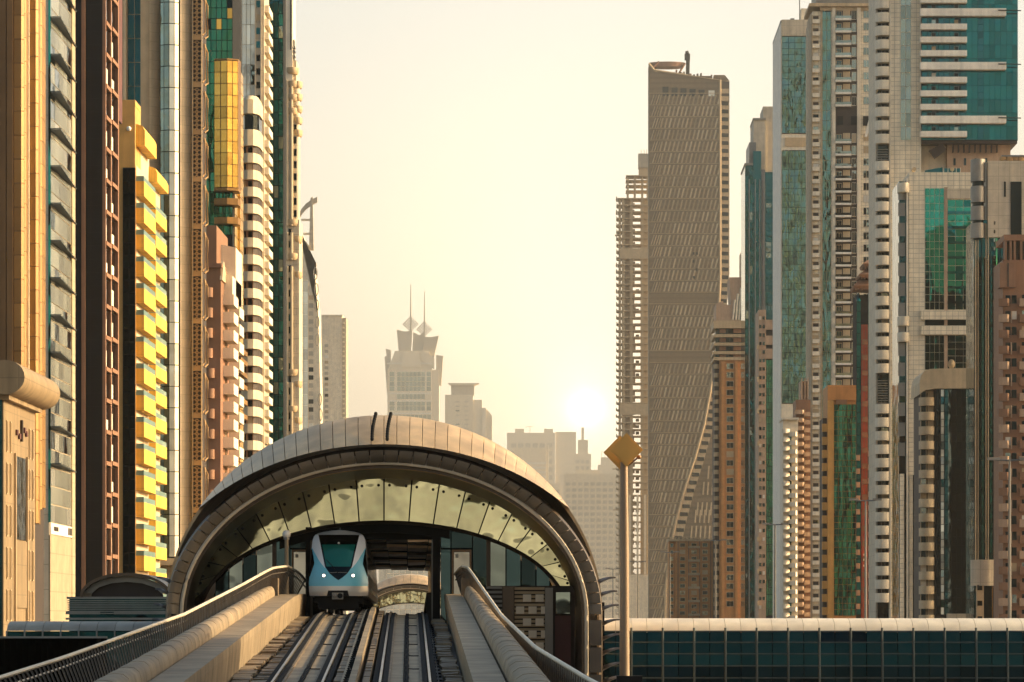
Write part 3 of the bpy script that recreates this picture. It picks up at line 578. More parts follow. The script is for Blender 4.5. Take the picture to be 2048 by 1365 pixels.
for px in (60, 280): add('support', G().box(X5(px)-.5, X5(px)+.5, .8, 2.2, 0, Z5(1340)), 'concrete', FB2)
SW = bpy.data.objects.new('slatted_building', None); COL.objects.link(SW); d = 225.0; SW.location = (wx(135, d), d, 0); tag(SW, 'dark slatted plant building with an arched roof behind the left footbridge', 'building')
X6 = lambda px: wx(px, d)-wx(135, d); Z6 = lambda py: wz(py, d)
add('wall', G().box(X6(138), X6(345), .1, 12, 0, Z6(1197)), 'glass_navy', SW)
for i in range(7): add('slat', G().box(X6(135), X6(345), -.05, .1, Z6(1203+4.2*i), Z6(1203+4.2*i)+.06), 'grey_panel', SW)
add('parapet', G().box(X6(134), X6(345), -.12, .2, Z6(1198.5), Z6(1194)), 'grey_panel', SW)
for a, b in ((132, 200), (228, 345)): add('ledge', G().box(X6(a), X6(b), -.15, .1, Z6(1229), Z6(1223)), 'grey_panel', SW)
add('ledge', G().box(X6(132), X6(345), -.15, .1, Z6(1240), Z6(1236)), 'grey_panel', SW)
def arc(cx, cy, rx, ry, n=28): return [(X6(cx-rx*cos(pi*i/n)), Z6(cy-ry*sin(pi*i/n))) for i in range(n+1)]
A, B, Cc = arc(252, 1194, 92, 48), arc(252, 1194, 86, 42), arc(252, 1194, 72, 30)
add('arch_roof', G().prismy(A[::-1]+B, -.2, 14), 'bronze', SW)
for i in range(2, 26, 4): add('arch_panel', G().prismy([B[i], Cc[i], Cc[min(i+4, 28)], B[min(i+4, 28)]][::-1], .3, .5), 'grey_panel', SW)
add('arch_infill', G().prismy(Cc[::-1], .6, .8), 'brown_dark', SW)
HB = bpy.data.objects.new('site_hoarding', None); COL.objects.link(HB); d = 140.0; HB.location = (wx(-60, d), d, 0); tag(HB, 'dark corrugated wall at the lower left below the footbridge', 'wall')
hw_ = (wx(214, d)-wx(-60, d))/22
pm = G().prism([(0, 0), (hw_*.5, -.12), (hw_, 0), (hw_, .05), (0, .05)], 0, wz(1277, d)).mesh('sheet', ['glass_black'])
rep('sheet', pm, HB, [(i*hw_, 0, 0) for i in range(22)])
add('cap_rail', G().box(0, hw_*22, -.15, .1, wz(1277, d), wz(1273, d)), 'grey_metal', HB)
# ================================================================ towers on the left of the road
TOP = -70
R90 = pi/2
# --- low cream bank building with a barrel cornice
t = T('bank_building', 'low cream stone building with a barrel cornice at the lower left corner', 'building', 300, 7)
L = t.back(7, 70); X0 = t.x(7)
t.box('wall', -160, 7, 790, None, 0, L, 'bank_stone')
t.box('front_glazing', -160, 4, 800, None, -.12, -.01, 'glass_navy')
def slot(y, z0, z1, w_=.36): return G().box(X0, X0+.06, y-w_/2, y+w_/2, z0, z1)
zt = t.z(0)
k = t.k
sl1 = winm(.34, 2.3, 'sand', 'glass_black', .09, .10)
for zc in [t.z(985+85*i) for i in range(-1, 4)]:
    for yy in (L*.09, L*.20, L*.80, L*.91): ob('window', sl1, t.o, (X0, yy, zc), (0, 0, R90))
add('recessed_panel', G().box(X0, X0+.1, L*.34, L*.68, t.z(1075), t.z(905)), 'glass_grey', t.o)
add('stone_panel', G().box(X0, X0+.14, L*.34, L*.68, t.z(1215), t.z(1078)), 'bank_stone', t.o)
for yy in (L*.32, L*.70): add('pilaster', G().box(X0, X0+.2, yy-.12, yy+.12, t.z(1255), t.z(900)), 'sand', t.o)
em = add('emblem', G().box(X0+.02, X0+.22, L*.52-.22, L*.52+.22, t.z(872), t.z(828)), 'brown_dark', t.o)
for a, b in ((.36, 856), (.44, 862), (.60, 846), (.66, 852)): add('emblem_letter', G().box(X0+.02, X0+.18, L*a, L*a+.75, t.z(b+6), t.z(b-5)), 'maroon', em)
for h0, h1, ex in ((800, 782, .5), (782, 768, 1.0)): add('cornice', G().box(t.x(-160), X0+ex, -ex, L+ex, t.z(h0), t.z(h1)), 'bank_stone', t.o)
add('barrel_cornice', G().loft([[(X0+.35+1.5*cos(a), y, t.z(757)+1.35*sin(a)) for a in [2*pi*i/24 for i in range(24)]] for y in (-1.4, L+1.8)]), 'bank_stone', t.o, smooth=True)
add('roof_drum', G().loft([[(x, -.4+1.5*cos(a), t.z(757)+1.3*sin(a)) for a in [2*pi*i/24 for i in range(24)]] for x in (t.x(-160), X0-.9)]), 'bronze', t.o, smooth=True)
# --- golden pleated tower
t = T('pleated_tower', 'golden brown tower of tall vertical pleats at the left edge', 'tower', 360, 28)
X0 = t.x(28); L = t.back(28, 88)
t.box('core', -60, 27.5, TOP, None, 0.2, L, 'brown_dark')
for a, b in ((-50, -30), (-29, -12), (-11, 0), (1, 13), (14, 27)):
    t.box('front_rib', a, b-.6, TOP, None, -.25 if b % 2 else 0, .2, 'gold_dark')
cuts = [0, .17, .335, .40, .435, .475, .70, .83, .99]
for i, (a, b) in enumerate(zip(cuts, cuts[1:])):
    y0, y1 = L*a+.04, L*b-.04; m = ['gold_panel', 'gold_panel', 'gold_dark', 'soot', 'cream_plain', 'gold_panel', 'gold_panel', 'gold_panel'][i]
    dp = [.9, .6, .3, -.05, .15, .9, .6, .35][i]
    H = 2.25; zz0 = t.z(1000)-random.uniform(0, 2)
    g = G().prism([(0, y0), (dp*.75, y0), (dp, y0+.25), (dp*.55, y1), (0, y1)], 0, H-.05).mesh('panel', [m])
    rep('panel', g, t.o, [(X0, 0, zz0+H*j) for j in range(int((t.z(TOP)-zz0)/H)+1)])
# --- glass tower with sloping shades
t = T('shaded_glass_tower', 'pale glass tower with a ladder of sloping grey sunshades', 'tower', 400, 98)
X0 = t.x(98); L = t.back(98, 147)
t.box('wall', 60, 98, TOP, None, 0, L, 'pale_stone')
add('edge_strip', G().box(X0-.05, X0+.16, -.06, .35, t.z(1045), t.z(TOP)), 'glass_emerald', t.o)
curtain(t.o, .5, L*.86, t.z(1045), t.z(-60), 5, 15*2, X0+.05, 'glass_mist', .12, R90, .004, alt=['glass_pale', 'glass_grey'])
add('end_pier', G().box(X0, X0+.2, L*.87, L, t.z(1240), t.z(TOP)), 'pale_base', t.o)
g = G()
SW_ = lambda y: 1.2-.95*y/L
for i in range(12):
    f0, f1 = i/12, (i+.6)/12
    g.loft([[(.06+SW_(y)*f0, y, 0), (.06+SW_(y)*f1, y, 0), (.06+SW_(y)*f1, y, -.06), (.06+SW_(y)*f0, y, -.06)] for y in (.25, L*.5, L+.4)])
for y in [.25+(L+.1)*q/7 for q in range(8)]: g.box(.02, .08+SW_(y), y-.05, y+.05, .01, .10)
sh = g.mesh('sunshade', ['bridge_frame'])
rep('sunshade', sh, t.o, [(X0, 0, t.z(-40+74.5*i)) for i in range(14)])
sg = add('sign_band', G().box(X0, X0+.18, .2, L*.97, t.z(1068), t.z(1046)), 'white_bright', t.o)
for a, b in ((.12, .14), (.155, .165), (.18, .20), (.21, .235), (.25, .265), (.28, .30), (.70, .76), (.78, .86)): add('letter', G().box(X0+.18, X0+.22, L*a, L*b, t.z(1061 if a < .6 else 1064), t.z(1052 if a < .6 else 1049)), 'brown_dark', sg)
add('base_wall', G().box(X0-.02, X0+.14, 0, L, 0, t.z(1070)), 'pale_base', t.o)
# --- black slab
t = T('black_tower', 'near-black tower with a thin tan stripe and brown window strip', 'tower', 430, 205)
X0 = t.x(205); L = t.back(205, 231)
t.box('wall', 120, 205, TOP, None, 0, L, 'black_wall')
t.box('tan_stripe', 163.5, 171, TOP, None, -.35, 0, 'terracotta'); t.box('side_slab', 147.5, 162, TOP, None, -.2, 0, 'soot')
add('pier', G().box(X0, X0+.35, 0, .5, 0, t.z(TOP)), 'brown', t.o); add('pier', G().box(X0, X0+.3, L*.44, L*.50, 0, t.z(TOP)), 'brown', t.o); add('pier', G().box(X0, X0+.4, L*.93, L, 0, t.z(TOP)), 'brown', t.o)
sp = G().box(0, .42, .5, L*.44, 0, .45).mesh('sill', ['terracotta']); sp2 = G().box(0, .42, L*.50, L*.93, 0, .45).mesh('sill', ['terracotta'])
bl = [G().box(0, .2, 0, w_, .1, h_).mesh('blind', ['blind']) for w_, h_ in ((1.3, 1.7), (1.9, 1.9), (.9, 1.9), (2.2, 1.2))]
for j in range(21):
    z = t.z(1245-63*j)
    for k2, (a, b) in enumerate(((.5, L*.44), (L*.50, L*.93))):
        ob('sill', (sp, sp2)[k2], t.o, (X0, 0, z+.25*k2)); 
        if random.random() < .75: ob('blind', random.choice(bl), t.o, (X0, a+random.choice((.05, .8)), z+.45+.25*k2))
        add('window', G().box(X0, X0+.05, a+.05, b-.05, z+.47+.25*k2, z+3.3+.25*k2), 'glass_black', t.o) if j < 21 else 0
add('rear_wing', G().box(t.x(180), X0+.1, L+.5, L+6, t.z(205), t.z(TOP)), 'maroon', t.o)
# --- yellow balcony tower
t = T('yellow_balcony_tower', 'ochre tower with bright yellow balconies staggered in two columns', 'tower', 462, 270)
X0 = t.x(270); L = t.back(270, 320)
t.box('wall', 200, 270, 200, None, 0, L*.22, 'ochre'); t.box('rear_wall', 205, 270, 262, None, L*.22+.01, L*.55, 'cream_ring'); t.box('rear_wall', 206, 270, 320, None, L*.55+.01, L, 'cream_ring')
add('rounded_cap', G().loft([[(X0-.2+.25*cos(a), y, t.z(212)+.75*sin(a)) for a in [pi*i/8-.0 for i in range(9)]]+[(X0-3, y, t.z(212))] for y in (0.02, L*.2)]), 'yellow', t.o, smooth=True)
add('wall_lamp', G().ball((t.x(258), -.15, t.z(258)), .3, 6), 'globe_white', t.o, smooth=True)
t.box('glass_frame', 246, 271, 336, None, -.25, -.01, 'soot')
curtain(t.o, t.x(247), t.x(270.5), t.z(1180), t.z(338), 2, 34, -.26, 'glass_teal_dark', .10)
per = 53.6; bh = 1.6
b1 = balcm(L*.46, 1.0, bh, 'yellow', .14, 'rail_teal', .62, .2); b2 = balcm(L*.46, .9, bh-.3, 'yellow', .14, 'rail_teal', .62, .2)
dm = winm(1.1, 1.9, 'cream_ring', 'glass_window', .15, .12); wallp = G().box(0, .06, 0, L*.46, 0, 1.5).mesh('wall_panel', ['cream_ring'])
for j in range(18):
    z = t.z(356+per*j)-.0
    ob('balcony', b1, t.o, (X0, L*.26, z-bh-.3), (0, 0, R90)); ob('wall_panel', wallp, t.o, (X0, L*.03, z-bh+1.7)); ob('door', dm, t.o, (X0+.07, L*.34, z-bh+.1), (0, 0, R90))
for j in range(18):
    z = t.z(386+per*j)
    if j < 17 or True: ob('balcony', b2, t.o, (X0, L*.76, z-bh), (0, 0, R90)); ob('door', dm, t.o, (X0+.02, L*.62, z-bh+.4), (0, 0, R90))
for (a, b, p0, p1, r) in ((.03, .49, 290, 247, .9), (.53, .99, 335, 303, .4)):
    add('roof_terrace', G().loft([[(X0-1, y, t.z(p0)), (X0+1.1, y, t.z(p0)), (X0+1.1, y, t.z(p1)-.8), (X0+.8, y, t.z(p1)-.2), (X0+.2, y, t.z(p1)), (X0-1, y, t.z(p1))] for y in (L*a, L*b)]), 'yellow', t.o, smooth=True)
# --- tall cream tower with a rounded glass bay and carved screens
t = T('screened_tower', 'tall cream tower with a rounded glass bay and carved lattice screens', 'tower', 496, 403)
X0 = t.x(403); L = t.back(403, 412)
t.box('wall', 200, 383, TOP, None, 1.3, 5, 'cream')
t.box('wall', 383.5, 403, TOP, None, .5, L+.5, 'brown_dark')
for a, b, y, m in ((247, 252, -.2, 'cream_plain'), (281, 299, 0, 'sand'), (281, 281, 0, 'sand'))[:2]: t.box('pier', a, b, TOP, None, y, 1.29, m)
for a, b in ((299.3, 320), (361, 383)): add('angled_pier', G().prism([(t.x(a), 1.29), (t.x(a), -.3), (t.x(b), .95), (t.x(b), 1.29)], 0, t.z(TOP)), 'cream', t.o)
curtain(t.o, t.x(253), t.x(281), t.z(1180), t.z(TOP), 2, 26, 1.28, 'glass_navy', .1)
cxp, rp = t.x(340), t.x(361)-t.x(340)
t.box('bay_core', 324, 357, TOP, 1117, -.3, 1.29, 'soot')
for j in range(28):
    for i in range(6):
        a0, a1 = pi-pi*i/6-.03, pi-pi*(i+1)/6+.03; rr = []
        z0, z1 = t.z(1115-42.6*j)+.05, t.z(1115-42.6*(j+1))-.05
        p0, p1 = (cxp+rp*cos(a0), .1-1.3*sin(a0)), (cxp+rp*cos(a1), .1-1.3*sin(a1))
        add('bay_pane', G().loft([[(p0[0], p0[1], z0), (p1[0], p1[1], z0), (p1[0]*.999, p1[1]+.06, z0), (p0[0]*.999, p0[1]+.06, z0)], [(p0[0], p0[1], z1), (p1[0], p1[1], z1), (p1[0]*.999, p1[1]+.06, z1), (p0[0]*.999, p0[1]+.06, z1)]]), ['glass_grey', 'glass_grey', 'glass_grey', 'glass_pale', 'glass_white', 'glass_grey'][i], t.o)  # pale panes on the right put the bay's bright reflection into the colour
t.box('ledge', 316, 364, 1117, 1131, -1.6, 1.29, 'cream_plain')
W = t.x(403)-t.x(384); ph = 94.6*t.k; g = G(); random.seed(5)
def ringlet(cx, cz, r, n=7, w_=.045, y=-.04):
    for i in range(n):
        a, b = 2*pi*i/n, 2*pi*(i+1)/n
        g.loft([[(cx+(r-w_)*cos(q), y, cz+(r-w_)*sin(q)), (cx+(r+w_)*cos(q), y, cz+(r+w_)*sin(q)), (cx+(r+w_)*cos(q), y+.12, cz+(r+w_)*sin(q)), (cx+(r-w_)*cos(q), y+.12, cz+(r-w_)*sin(q))] for q in (a, b)], cap=False)
for b in range(9):
    for a in range(2): ringlet(-W/2+W*(a+.5)/2, .62+b*(ph-1.2)/8.6, .27+.03*((a+b) % 3), 8, .07, -.2)
    ringlet(0, .62+(b+.5)*(ph-1.2)/8.6, .2, 6, .06, -.26)
sc = g.mesh('lattice_screen', ['lattice'])
bm = G().box(-W/2, W/2, -.25, .1, -.3, .32).mesh('screen_band', ['lattice']); gb_ = G().box(-W/2, W/2, .1, .14, .3, ph-.3).mesh('screen_glass', ['brown_dark'])
fr = G().tube([(.05, L*.15, .4), (.30, L*.3, .9), (.30, L*.3, ph-1.2), (.05, L*.55, ph-.4), (.3, L*.85, ph-1.2), (.3, L*.85, .9), (.05, L*.6, .4)], .12, 5).mesh('side_frame', ['lattice'])
for j in range(-1, 13):
    z = t.z(75+94.6*j); ob('lattice_screen', sc, t.o, ((X0+t.x(384))/2, .35, z)); ob('screen_band', bm, t.o, ((X0+t.x(384))/2, .35, z)); ob('screen_glass', gb_, t.o, ((X0+t.x(384))/2, .34, z)); ob('side_frame', fr, t.o, (X0, 0, z))
for a in (384.3, 402): t.box('screen_jamb', a, a+1.6, TOP, None, .05, .5, 'sand')
# --- brown residential block in front of it
t = T('brown_residential_block', 'red-brown apartment block with small rounded balconies and cream boxes', 'apartment block', 536, 441)
X0 = t.x(441); L = t.back(441, 468)
t.box('wall', 417, 441, 716, None, 0, L, 'brown'); t.box('upper_wall', 412, 441, 531, 715.5, .5, L-.5, 'terracotta'); t.box('rear_tower', 408, 428, 445, 700, 4, L, 'terracotta')
add('gable', G().prism([(X0-2.0, 0), (X0+.15, 0), (X0+.15, L*.35), (X0-2, L*.35)], t.z(535), t.z(527)), 'brown', t.o)
add('gable_fin', G().loft([[(X0-.1, 0, t.z(560)), (X0+.25, 0, t.z(560)), (X0+.25, L*.4, t.z(560)), (X0-.1, L*.4, t.z(560))], [(X0-.1, L*.1, t.z(520)), (X0+.25, L*.1, t.z(520)), (X0+.25, L*.14, t.z(520)), (X0-.1, L*.14, t.z(520))]]), 'cream_plain', t.o)
rb = rbalcm(1.45, 1.0, 1.15, 'terracotta')
rep('balcony', rb, t.o, [(t.x(419 if j > 3 else 415), 0 if j > 3 else .5, t.z(592+40.5*j)) for j in range(14)])
add('corner_shaft', G().box(t.x(412), t.x(417), .6, 3, 0, t.z(560)), 'sand', t.o)
bw = winm(1.4, 1.3, 'cream_plain', 'glass_window')
cb1 = balcm(L*.34, 1.5, 1.15, 'white_wall', .2, None, 0, .35)
for j in range(16):
    z = t.z(600+36*j)
    ob('balcony', cb1, t.o, (X0, L*.36, z), (0, 0, R90)); ob('balcony', cb1, t.o, (X0, L*.80, z-.9), (0, 0, R90)); ob('window', bw, t.o, (X0, L*.36, z+1.2-.2), (0, 0, R90))
for a, b, h in ((.25, .95, 545), (.5, 1.0, 480)): add('roof_house', G().loft([[(X0-2, y, t.z(590)), (X0+1.2, y, t.z(590)), (X0+1.2, y, t.z(h)), (X0-2, y, t.z(h-10))] for y in (L*a, L*b)]), 'white_wall', t.o)
# --- green and gold glass tower
t = T('green_gold_tower', 'green glass tower with a projecting gold glass bay', 'tower', 566, 465)
X0 = t.x(465); L = t.back(465, 482)
t.box('core', 405, 465, TOP, None, .1, L, 'soot')
curtain(t.o, t.x(411), t.x(429), t.z(470), t.z(124), 2, 16, .05, 'glass_green', .08); curtain(t.o, t.x(411), t.x(465), t.z(124), t.z(TOP), 5, 9, .05, 'glass_green', .1, alt=['glass_gold', 'glass_black'])
gx0, gx1 = t.x(428), t.x(465)+1.1
bayp = [(gx0, .0), (gx0+.15, -1.5), (gx0+(gx1-gx0)*.55, -2.0), (gx1-.2, -1.2), (gx1, 1.4), (gx1-.3, 3)]
for j in range(11):
    for i in range(5):
        for h in ((0, .5), (.5, 1)):
            a, b = Vector(bayp[i]), Vector(bayp[i+1]); p, q = a+(b-a)*(h[0]+.03), a+(b-a)*(h[1]-.03); z0, z1 = t.z(378-23*j)+.05, t.z(378-23*(j+1))-.05
            add('bay_pane', G().poly([(p.x, p.y, z0), (q.x, q.y, z0), (q.x, q.y, z1), (p.x, p.y, z1)]), 'glass_gold', t.o)
add('bay_core', G().prism([(x*.97+.05, y*.92+.15) for x, y in bayp]+[(gx0, 3)], t.z(379), t.z(124)), 'gold_dark', t.o)
add('bay_cap', G().prism(bayp+[(gx0, 3)], t.z(384), t.z(379.3)), 'gold_panel', t.o); add('bay_roof', G().prism(bayp+[(gx0, 3)], t.z(123.8), t.z(121)), 'gold_panel', t.o)
for py in (412, 450): add('balcony', G().prism([(x, y*.95) for x, y in bayp]+[(gx0, 3)], t.z(py), t.z(py-13)), 'gold_panel', t.o)
curtain(t.o, t.x(429), t.x(465), t.z(470), t.z(384), 4, 4, .05, 'glass_green', .08)
pw_ = (L-3)/2
for j in range(38):
    z0 = t.z(940-21.5*j)
    if j in (7, 8, 10, 11, 13, 14): continue
    for i in range(2): add('side_pane', G().box(X0, X0+.1+.25*i, 3+pw_*i+.05, 3+pw_*(i+1)-.05, z0+.06, z0+1.5), 'glass_gold', t.o)
for py in (700, 720, 745, 770, 800, 830): add('side_balcony', G().box(X0, X0+1.0, 3, L, t.z(py), t.z(py-9)), 'gold_panel', t.o)
# --- white rounded balcony tower
t = T('white_ring_tower', 'white tower with rounded stacked balcony rings and dark window gaps', 'tower', 592, 501)
cx, r = 0, t.x(518)-t.x(501)
def rings(n, a0, a1, sc=1.0): return [(r*sc*cos(a0+(a1-a0)*i/n), 1.5-1.5*sc*1.6*sin(a0+(a1-a0)*i/n)) for i in range(n+1)]
O = [(-r, 8), (-r, .6), (-r*.85, -.2), (-r*.3, -.75), (r*.35, -.55), (r*.8, .6), (r, 2.2), (r*1.04, 8)]
O2 = [(x*.86, y*.8+1.0) for x, y in O]
add('core', G().prism(O2, 0, t.z(262)), 'brown_dark', t.o)
ringm = G().prism(O, 0, 1.45).mesh('balcony_ring', ['cream_ring']); wn_ = winm(.85, 1.0, 'terracotta', 'glass_black', .12, .12)
for j in range(29):
    z = t.z(326+33.8*j); ob('balcony_ring', ringm, t.o, (0, 0, z)); ob('window', wn_, t.o, (-.15, .37, z+1.5)); ob('window', wn_, t.o, (-.95, .45, z+1.5))
add('crown_ring', G().prism(O, t.z(292), t.z(260)), 'cream_ring', t.o, smooth=True); add('crown_glass', G().prism(O2, t.z(260), t.z(228)), 'glass_black', t.o); add('crown', G().loft([[(x*k_, y*k_+(1-k_)*3, z) for x, y in O] for k_, z in ((1, t.z(228)), (.97, t.z(200)), (.75, t.z(191)))]), 'cream_ring', t.o, smooth=True)
add('corner_fin', G().box(-r-.15, -r+.25, -.2, 1, 0, t.z(292)), 'cream_plain', t.o)
# --- stone and glass tower behind
t = T('stone_window_tower', 'pale stone tower with a ladder of dark square windows', 'tower', 618, 528)
X0 = t.x(528); L = t.back(528, 538)
t.box('wall', 470, 528, TOP, None, 0, L, 'pale_stone')
curtain(t.o, t.x(484), t.x(510), t.z(330), t.z(TOP), 3, 10, -.02, 'glass_pale', .08, alt=['glass_grey'])
sw = winm(.62, 1.05, 'pale_stone', 'glass_teal_dark', .08, .08); rep('window', sw, t.o, [(t.x(516.5), 0, t.z(15+27*j)) for j in range(13)])
for a in (509.8, 521): t.box('fin', a, a+1.6, TOP, 330, -.3, 0, 'pale_stone')
bw2 = balcm(L*.8, .7, .9, 'white_wall'); rep('balcony', bw2, t.o, [(X0, L*.5, t.z(20+27*j)) for j in range(33)], R90)
t.box('front_bay', 518.5, 526, 325, None, -.5, -.01, 'sand')
# --- teal glass slab
t = T('teal_glass_slab', 'dark teal glass slab with reflections beside the ringed tower', 'tower', 642, 539)
t.box('core', 530, 566.5, TOP, None, .1, 6, 'soot')
curtain(t.o, t.x(538.5), t.x(566), t.z(1010), t.z(TOP), 3, 44, .05, 'glass_teal_dark', .09, alt=['glass_teal', 'glass_grey'], jit=.012)
# --- tower with bulging balconies
t = T('bulging_balcony_tower', 'grey tower of stacked bulging balconies and ringed columns', 'tower', 672, 583)
XR = t.x(600); t.box('wall', 567, 598, 440, None, 0.3, 9, 'pale_stone'); t.box('upper_wall', 567, 585, TOP, 439.8, 0, 8, 'white_wall'); t.box('upper_side', 585.2, 592, 120, 439.5, .6, 8, 'pale_stone')
t.box('corner_line', 580.5, 582.5, TOP, 100, -.15, 0, 'soot'); t.box('finial', 585, 588, 78, 118, 1, 3, 'grey_metal')
for py in (92, 100, 110): t.box('finial_bar', 574, 590, py, py+4, .5, 2, 'grey_metal')
def bulge_ring(px0, px1, y0, y1): return G().loft([[(t.x((px0+px1)/2)+(t.x(px1)-t.x(px0))/2*k_*cos(a), 1.0+1.6*k_*sin(a), z) for a in [2*pi*i/20 for i in range(20)]] for k_, z in ((.80, 0), (.96, .3), (1.0, .75), (1.0, 1.1), (.9, 1.15))])
bm1 = bulge_ring(570, 597, 0, 0).mesh('balcony', ['sand'], True); bm2 = bulge_ring(585, 604, 0, 0).mesh('balcony', ['sand'], True)
rep('balcony', bm1, t.o, [(0, 0, t.z(p)) for p in (148, 175, 202, 229, 452, 520, 752, 825, 900)]); rep('balcony', bm2, t.o, [(0, .6, t.z(p)) for p in (175, 200, 224, 247, 272, 485, 556, 775, 848)])
for a, b, c in ((148, 452, 'u'), (452, 520, 'g'), (520, 752, 'u'), (752, 1000, 'g')):
    for p0, p1 in ((572, 577), (582, 585)): add('column', G().tube([(t.x((p0+p1)/2), -.25, t.z(b)), (t.x((p0+p1)/2), -.25, t.z(a)-1.2)], .25, 8), 'cream_plain', t.o, smooth=True)
    add('bay', G().tube([(t.x(590), 1.2, t.z(b)), (t.x(590), 1.2, t.z(a)-1.2)], .8, 12), 'pale_stone', t.o, smooth=True)
ww = winm(.42, 1.1, 'grey_metal', 'glass_teal_dark', .07, .08); rep('window', ww, t.o, [(t.x(579.5), .28, t.z(250+24.5*j)) for j in range(26)]); rep('window', ww, t.o, [(t.x(590), .38, t.z(262+24.5*j)) for j in range(26)])
# --- sail-topped tower
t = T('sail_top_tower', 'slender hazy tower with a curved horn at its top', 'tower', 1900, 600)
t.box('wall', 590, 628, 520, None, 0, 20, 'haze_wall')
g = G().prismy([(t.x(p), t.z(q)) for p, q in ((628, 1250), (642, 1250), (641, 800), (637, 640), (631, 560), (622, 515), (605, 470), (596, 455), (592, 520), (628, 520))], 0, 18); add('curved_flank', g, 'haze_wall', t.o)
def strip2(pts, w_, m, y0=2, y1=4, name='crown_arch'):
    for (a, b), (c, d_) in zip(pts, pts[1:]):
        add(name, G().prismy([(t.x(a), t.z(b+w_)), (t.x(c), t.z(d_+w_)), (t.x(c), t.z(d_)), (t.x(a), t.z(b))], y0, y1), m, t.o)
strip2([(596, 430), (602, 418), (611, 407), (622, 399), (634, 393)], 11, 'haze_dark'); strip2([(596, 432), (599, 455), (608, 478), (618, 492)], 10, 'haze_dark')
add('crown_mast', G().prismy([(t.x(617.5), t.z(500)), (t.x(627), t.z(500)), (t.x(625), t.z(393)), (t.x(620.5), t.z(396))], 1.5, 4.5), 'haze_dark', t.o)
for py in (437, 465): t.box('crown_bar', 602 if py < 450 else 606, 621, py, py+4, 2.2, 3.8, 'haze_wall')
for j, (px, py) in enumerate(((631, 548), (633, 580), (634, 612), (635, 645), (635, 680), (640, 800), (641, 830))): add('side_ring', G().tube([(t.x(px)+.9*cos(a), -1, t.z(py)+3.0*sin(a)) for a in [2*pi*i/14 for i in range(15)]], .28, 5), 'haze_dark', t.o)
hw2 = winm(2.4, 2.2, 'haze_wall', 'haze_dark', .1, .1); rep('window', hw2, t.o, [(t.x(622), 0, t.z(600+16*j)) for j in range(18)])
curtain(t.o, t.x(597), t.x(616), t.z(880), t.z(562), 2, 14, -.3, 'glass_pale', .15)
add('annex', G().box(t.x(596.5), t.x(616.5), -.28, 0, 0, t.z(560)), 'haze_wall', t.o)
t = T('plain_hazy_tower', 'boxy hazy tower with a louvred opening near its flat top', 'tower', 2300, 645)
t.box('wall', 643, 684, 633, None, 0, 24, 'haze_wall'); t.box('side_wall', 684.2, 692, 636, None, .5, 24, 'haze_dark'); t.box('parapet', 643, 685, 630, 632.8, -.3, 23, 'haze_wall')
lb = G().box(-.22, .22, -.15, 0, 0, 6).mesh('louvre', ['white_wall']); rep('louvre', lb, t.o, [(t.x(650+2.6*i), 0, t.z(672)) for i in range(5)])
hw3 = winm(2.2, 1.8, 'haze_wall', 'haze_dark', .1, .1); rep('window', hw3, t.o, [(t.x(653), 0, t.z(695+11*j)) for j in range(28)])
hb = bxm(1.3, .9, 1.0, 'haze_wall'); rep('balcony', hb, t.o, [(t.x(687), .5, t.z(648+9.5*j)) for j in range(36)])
# ================================================================ far towers in the middle
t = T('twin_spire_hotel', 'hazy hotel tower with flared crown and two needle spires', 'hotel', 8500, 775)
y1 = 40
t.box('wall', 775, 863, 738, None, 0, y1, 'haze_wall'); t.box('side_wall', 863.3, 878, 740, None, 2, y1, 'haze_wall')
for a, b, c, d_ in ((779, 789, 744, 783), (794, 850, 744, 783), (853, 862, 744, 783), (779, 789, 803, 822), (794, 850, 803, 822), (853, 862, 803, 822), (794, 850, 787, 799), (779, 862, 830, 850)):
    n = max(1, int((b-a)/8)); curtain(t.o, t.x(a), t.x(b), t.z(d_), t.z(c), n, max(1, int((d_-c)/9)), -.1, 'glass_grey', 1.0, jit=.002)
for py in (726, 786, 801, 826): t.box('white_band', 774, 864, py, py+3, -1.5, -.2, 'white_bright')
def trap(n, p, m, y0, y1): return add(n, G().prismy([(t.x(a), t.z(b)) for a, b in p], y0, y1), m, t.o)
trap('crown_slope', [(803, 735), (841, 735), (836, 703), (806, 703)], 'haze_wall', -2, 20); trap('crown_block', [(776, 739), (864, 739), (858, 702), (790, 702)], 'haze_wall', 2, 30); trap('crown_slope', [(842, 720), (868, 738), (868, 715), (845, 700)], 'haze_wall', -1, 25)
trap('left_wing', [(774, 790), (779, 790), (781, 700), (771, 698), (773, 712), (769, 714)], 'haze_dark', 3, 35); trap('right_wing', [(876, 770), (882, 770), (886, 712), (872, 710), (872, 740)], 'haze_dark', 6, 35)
trap('upper_block', [(797, 702), (821, 702), (824, 661), (809, 663), (793, 659)], 'haze_dark', 8, 30); trap('upper_block', [(846, 712), (868, 712), (877, 671), (862, 674), (848, 673)], 'haze_dark', 10, 34); trap('upper_link', [(824, 705), (846, 705), (848, 664), (838, 670), (826, 664)], 'haze_dark', 14, 30)
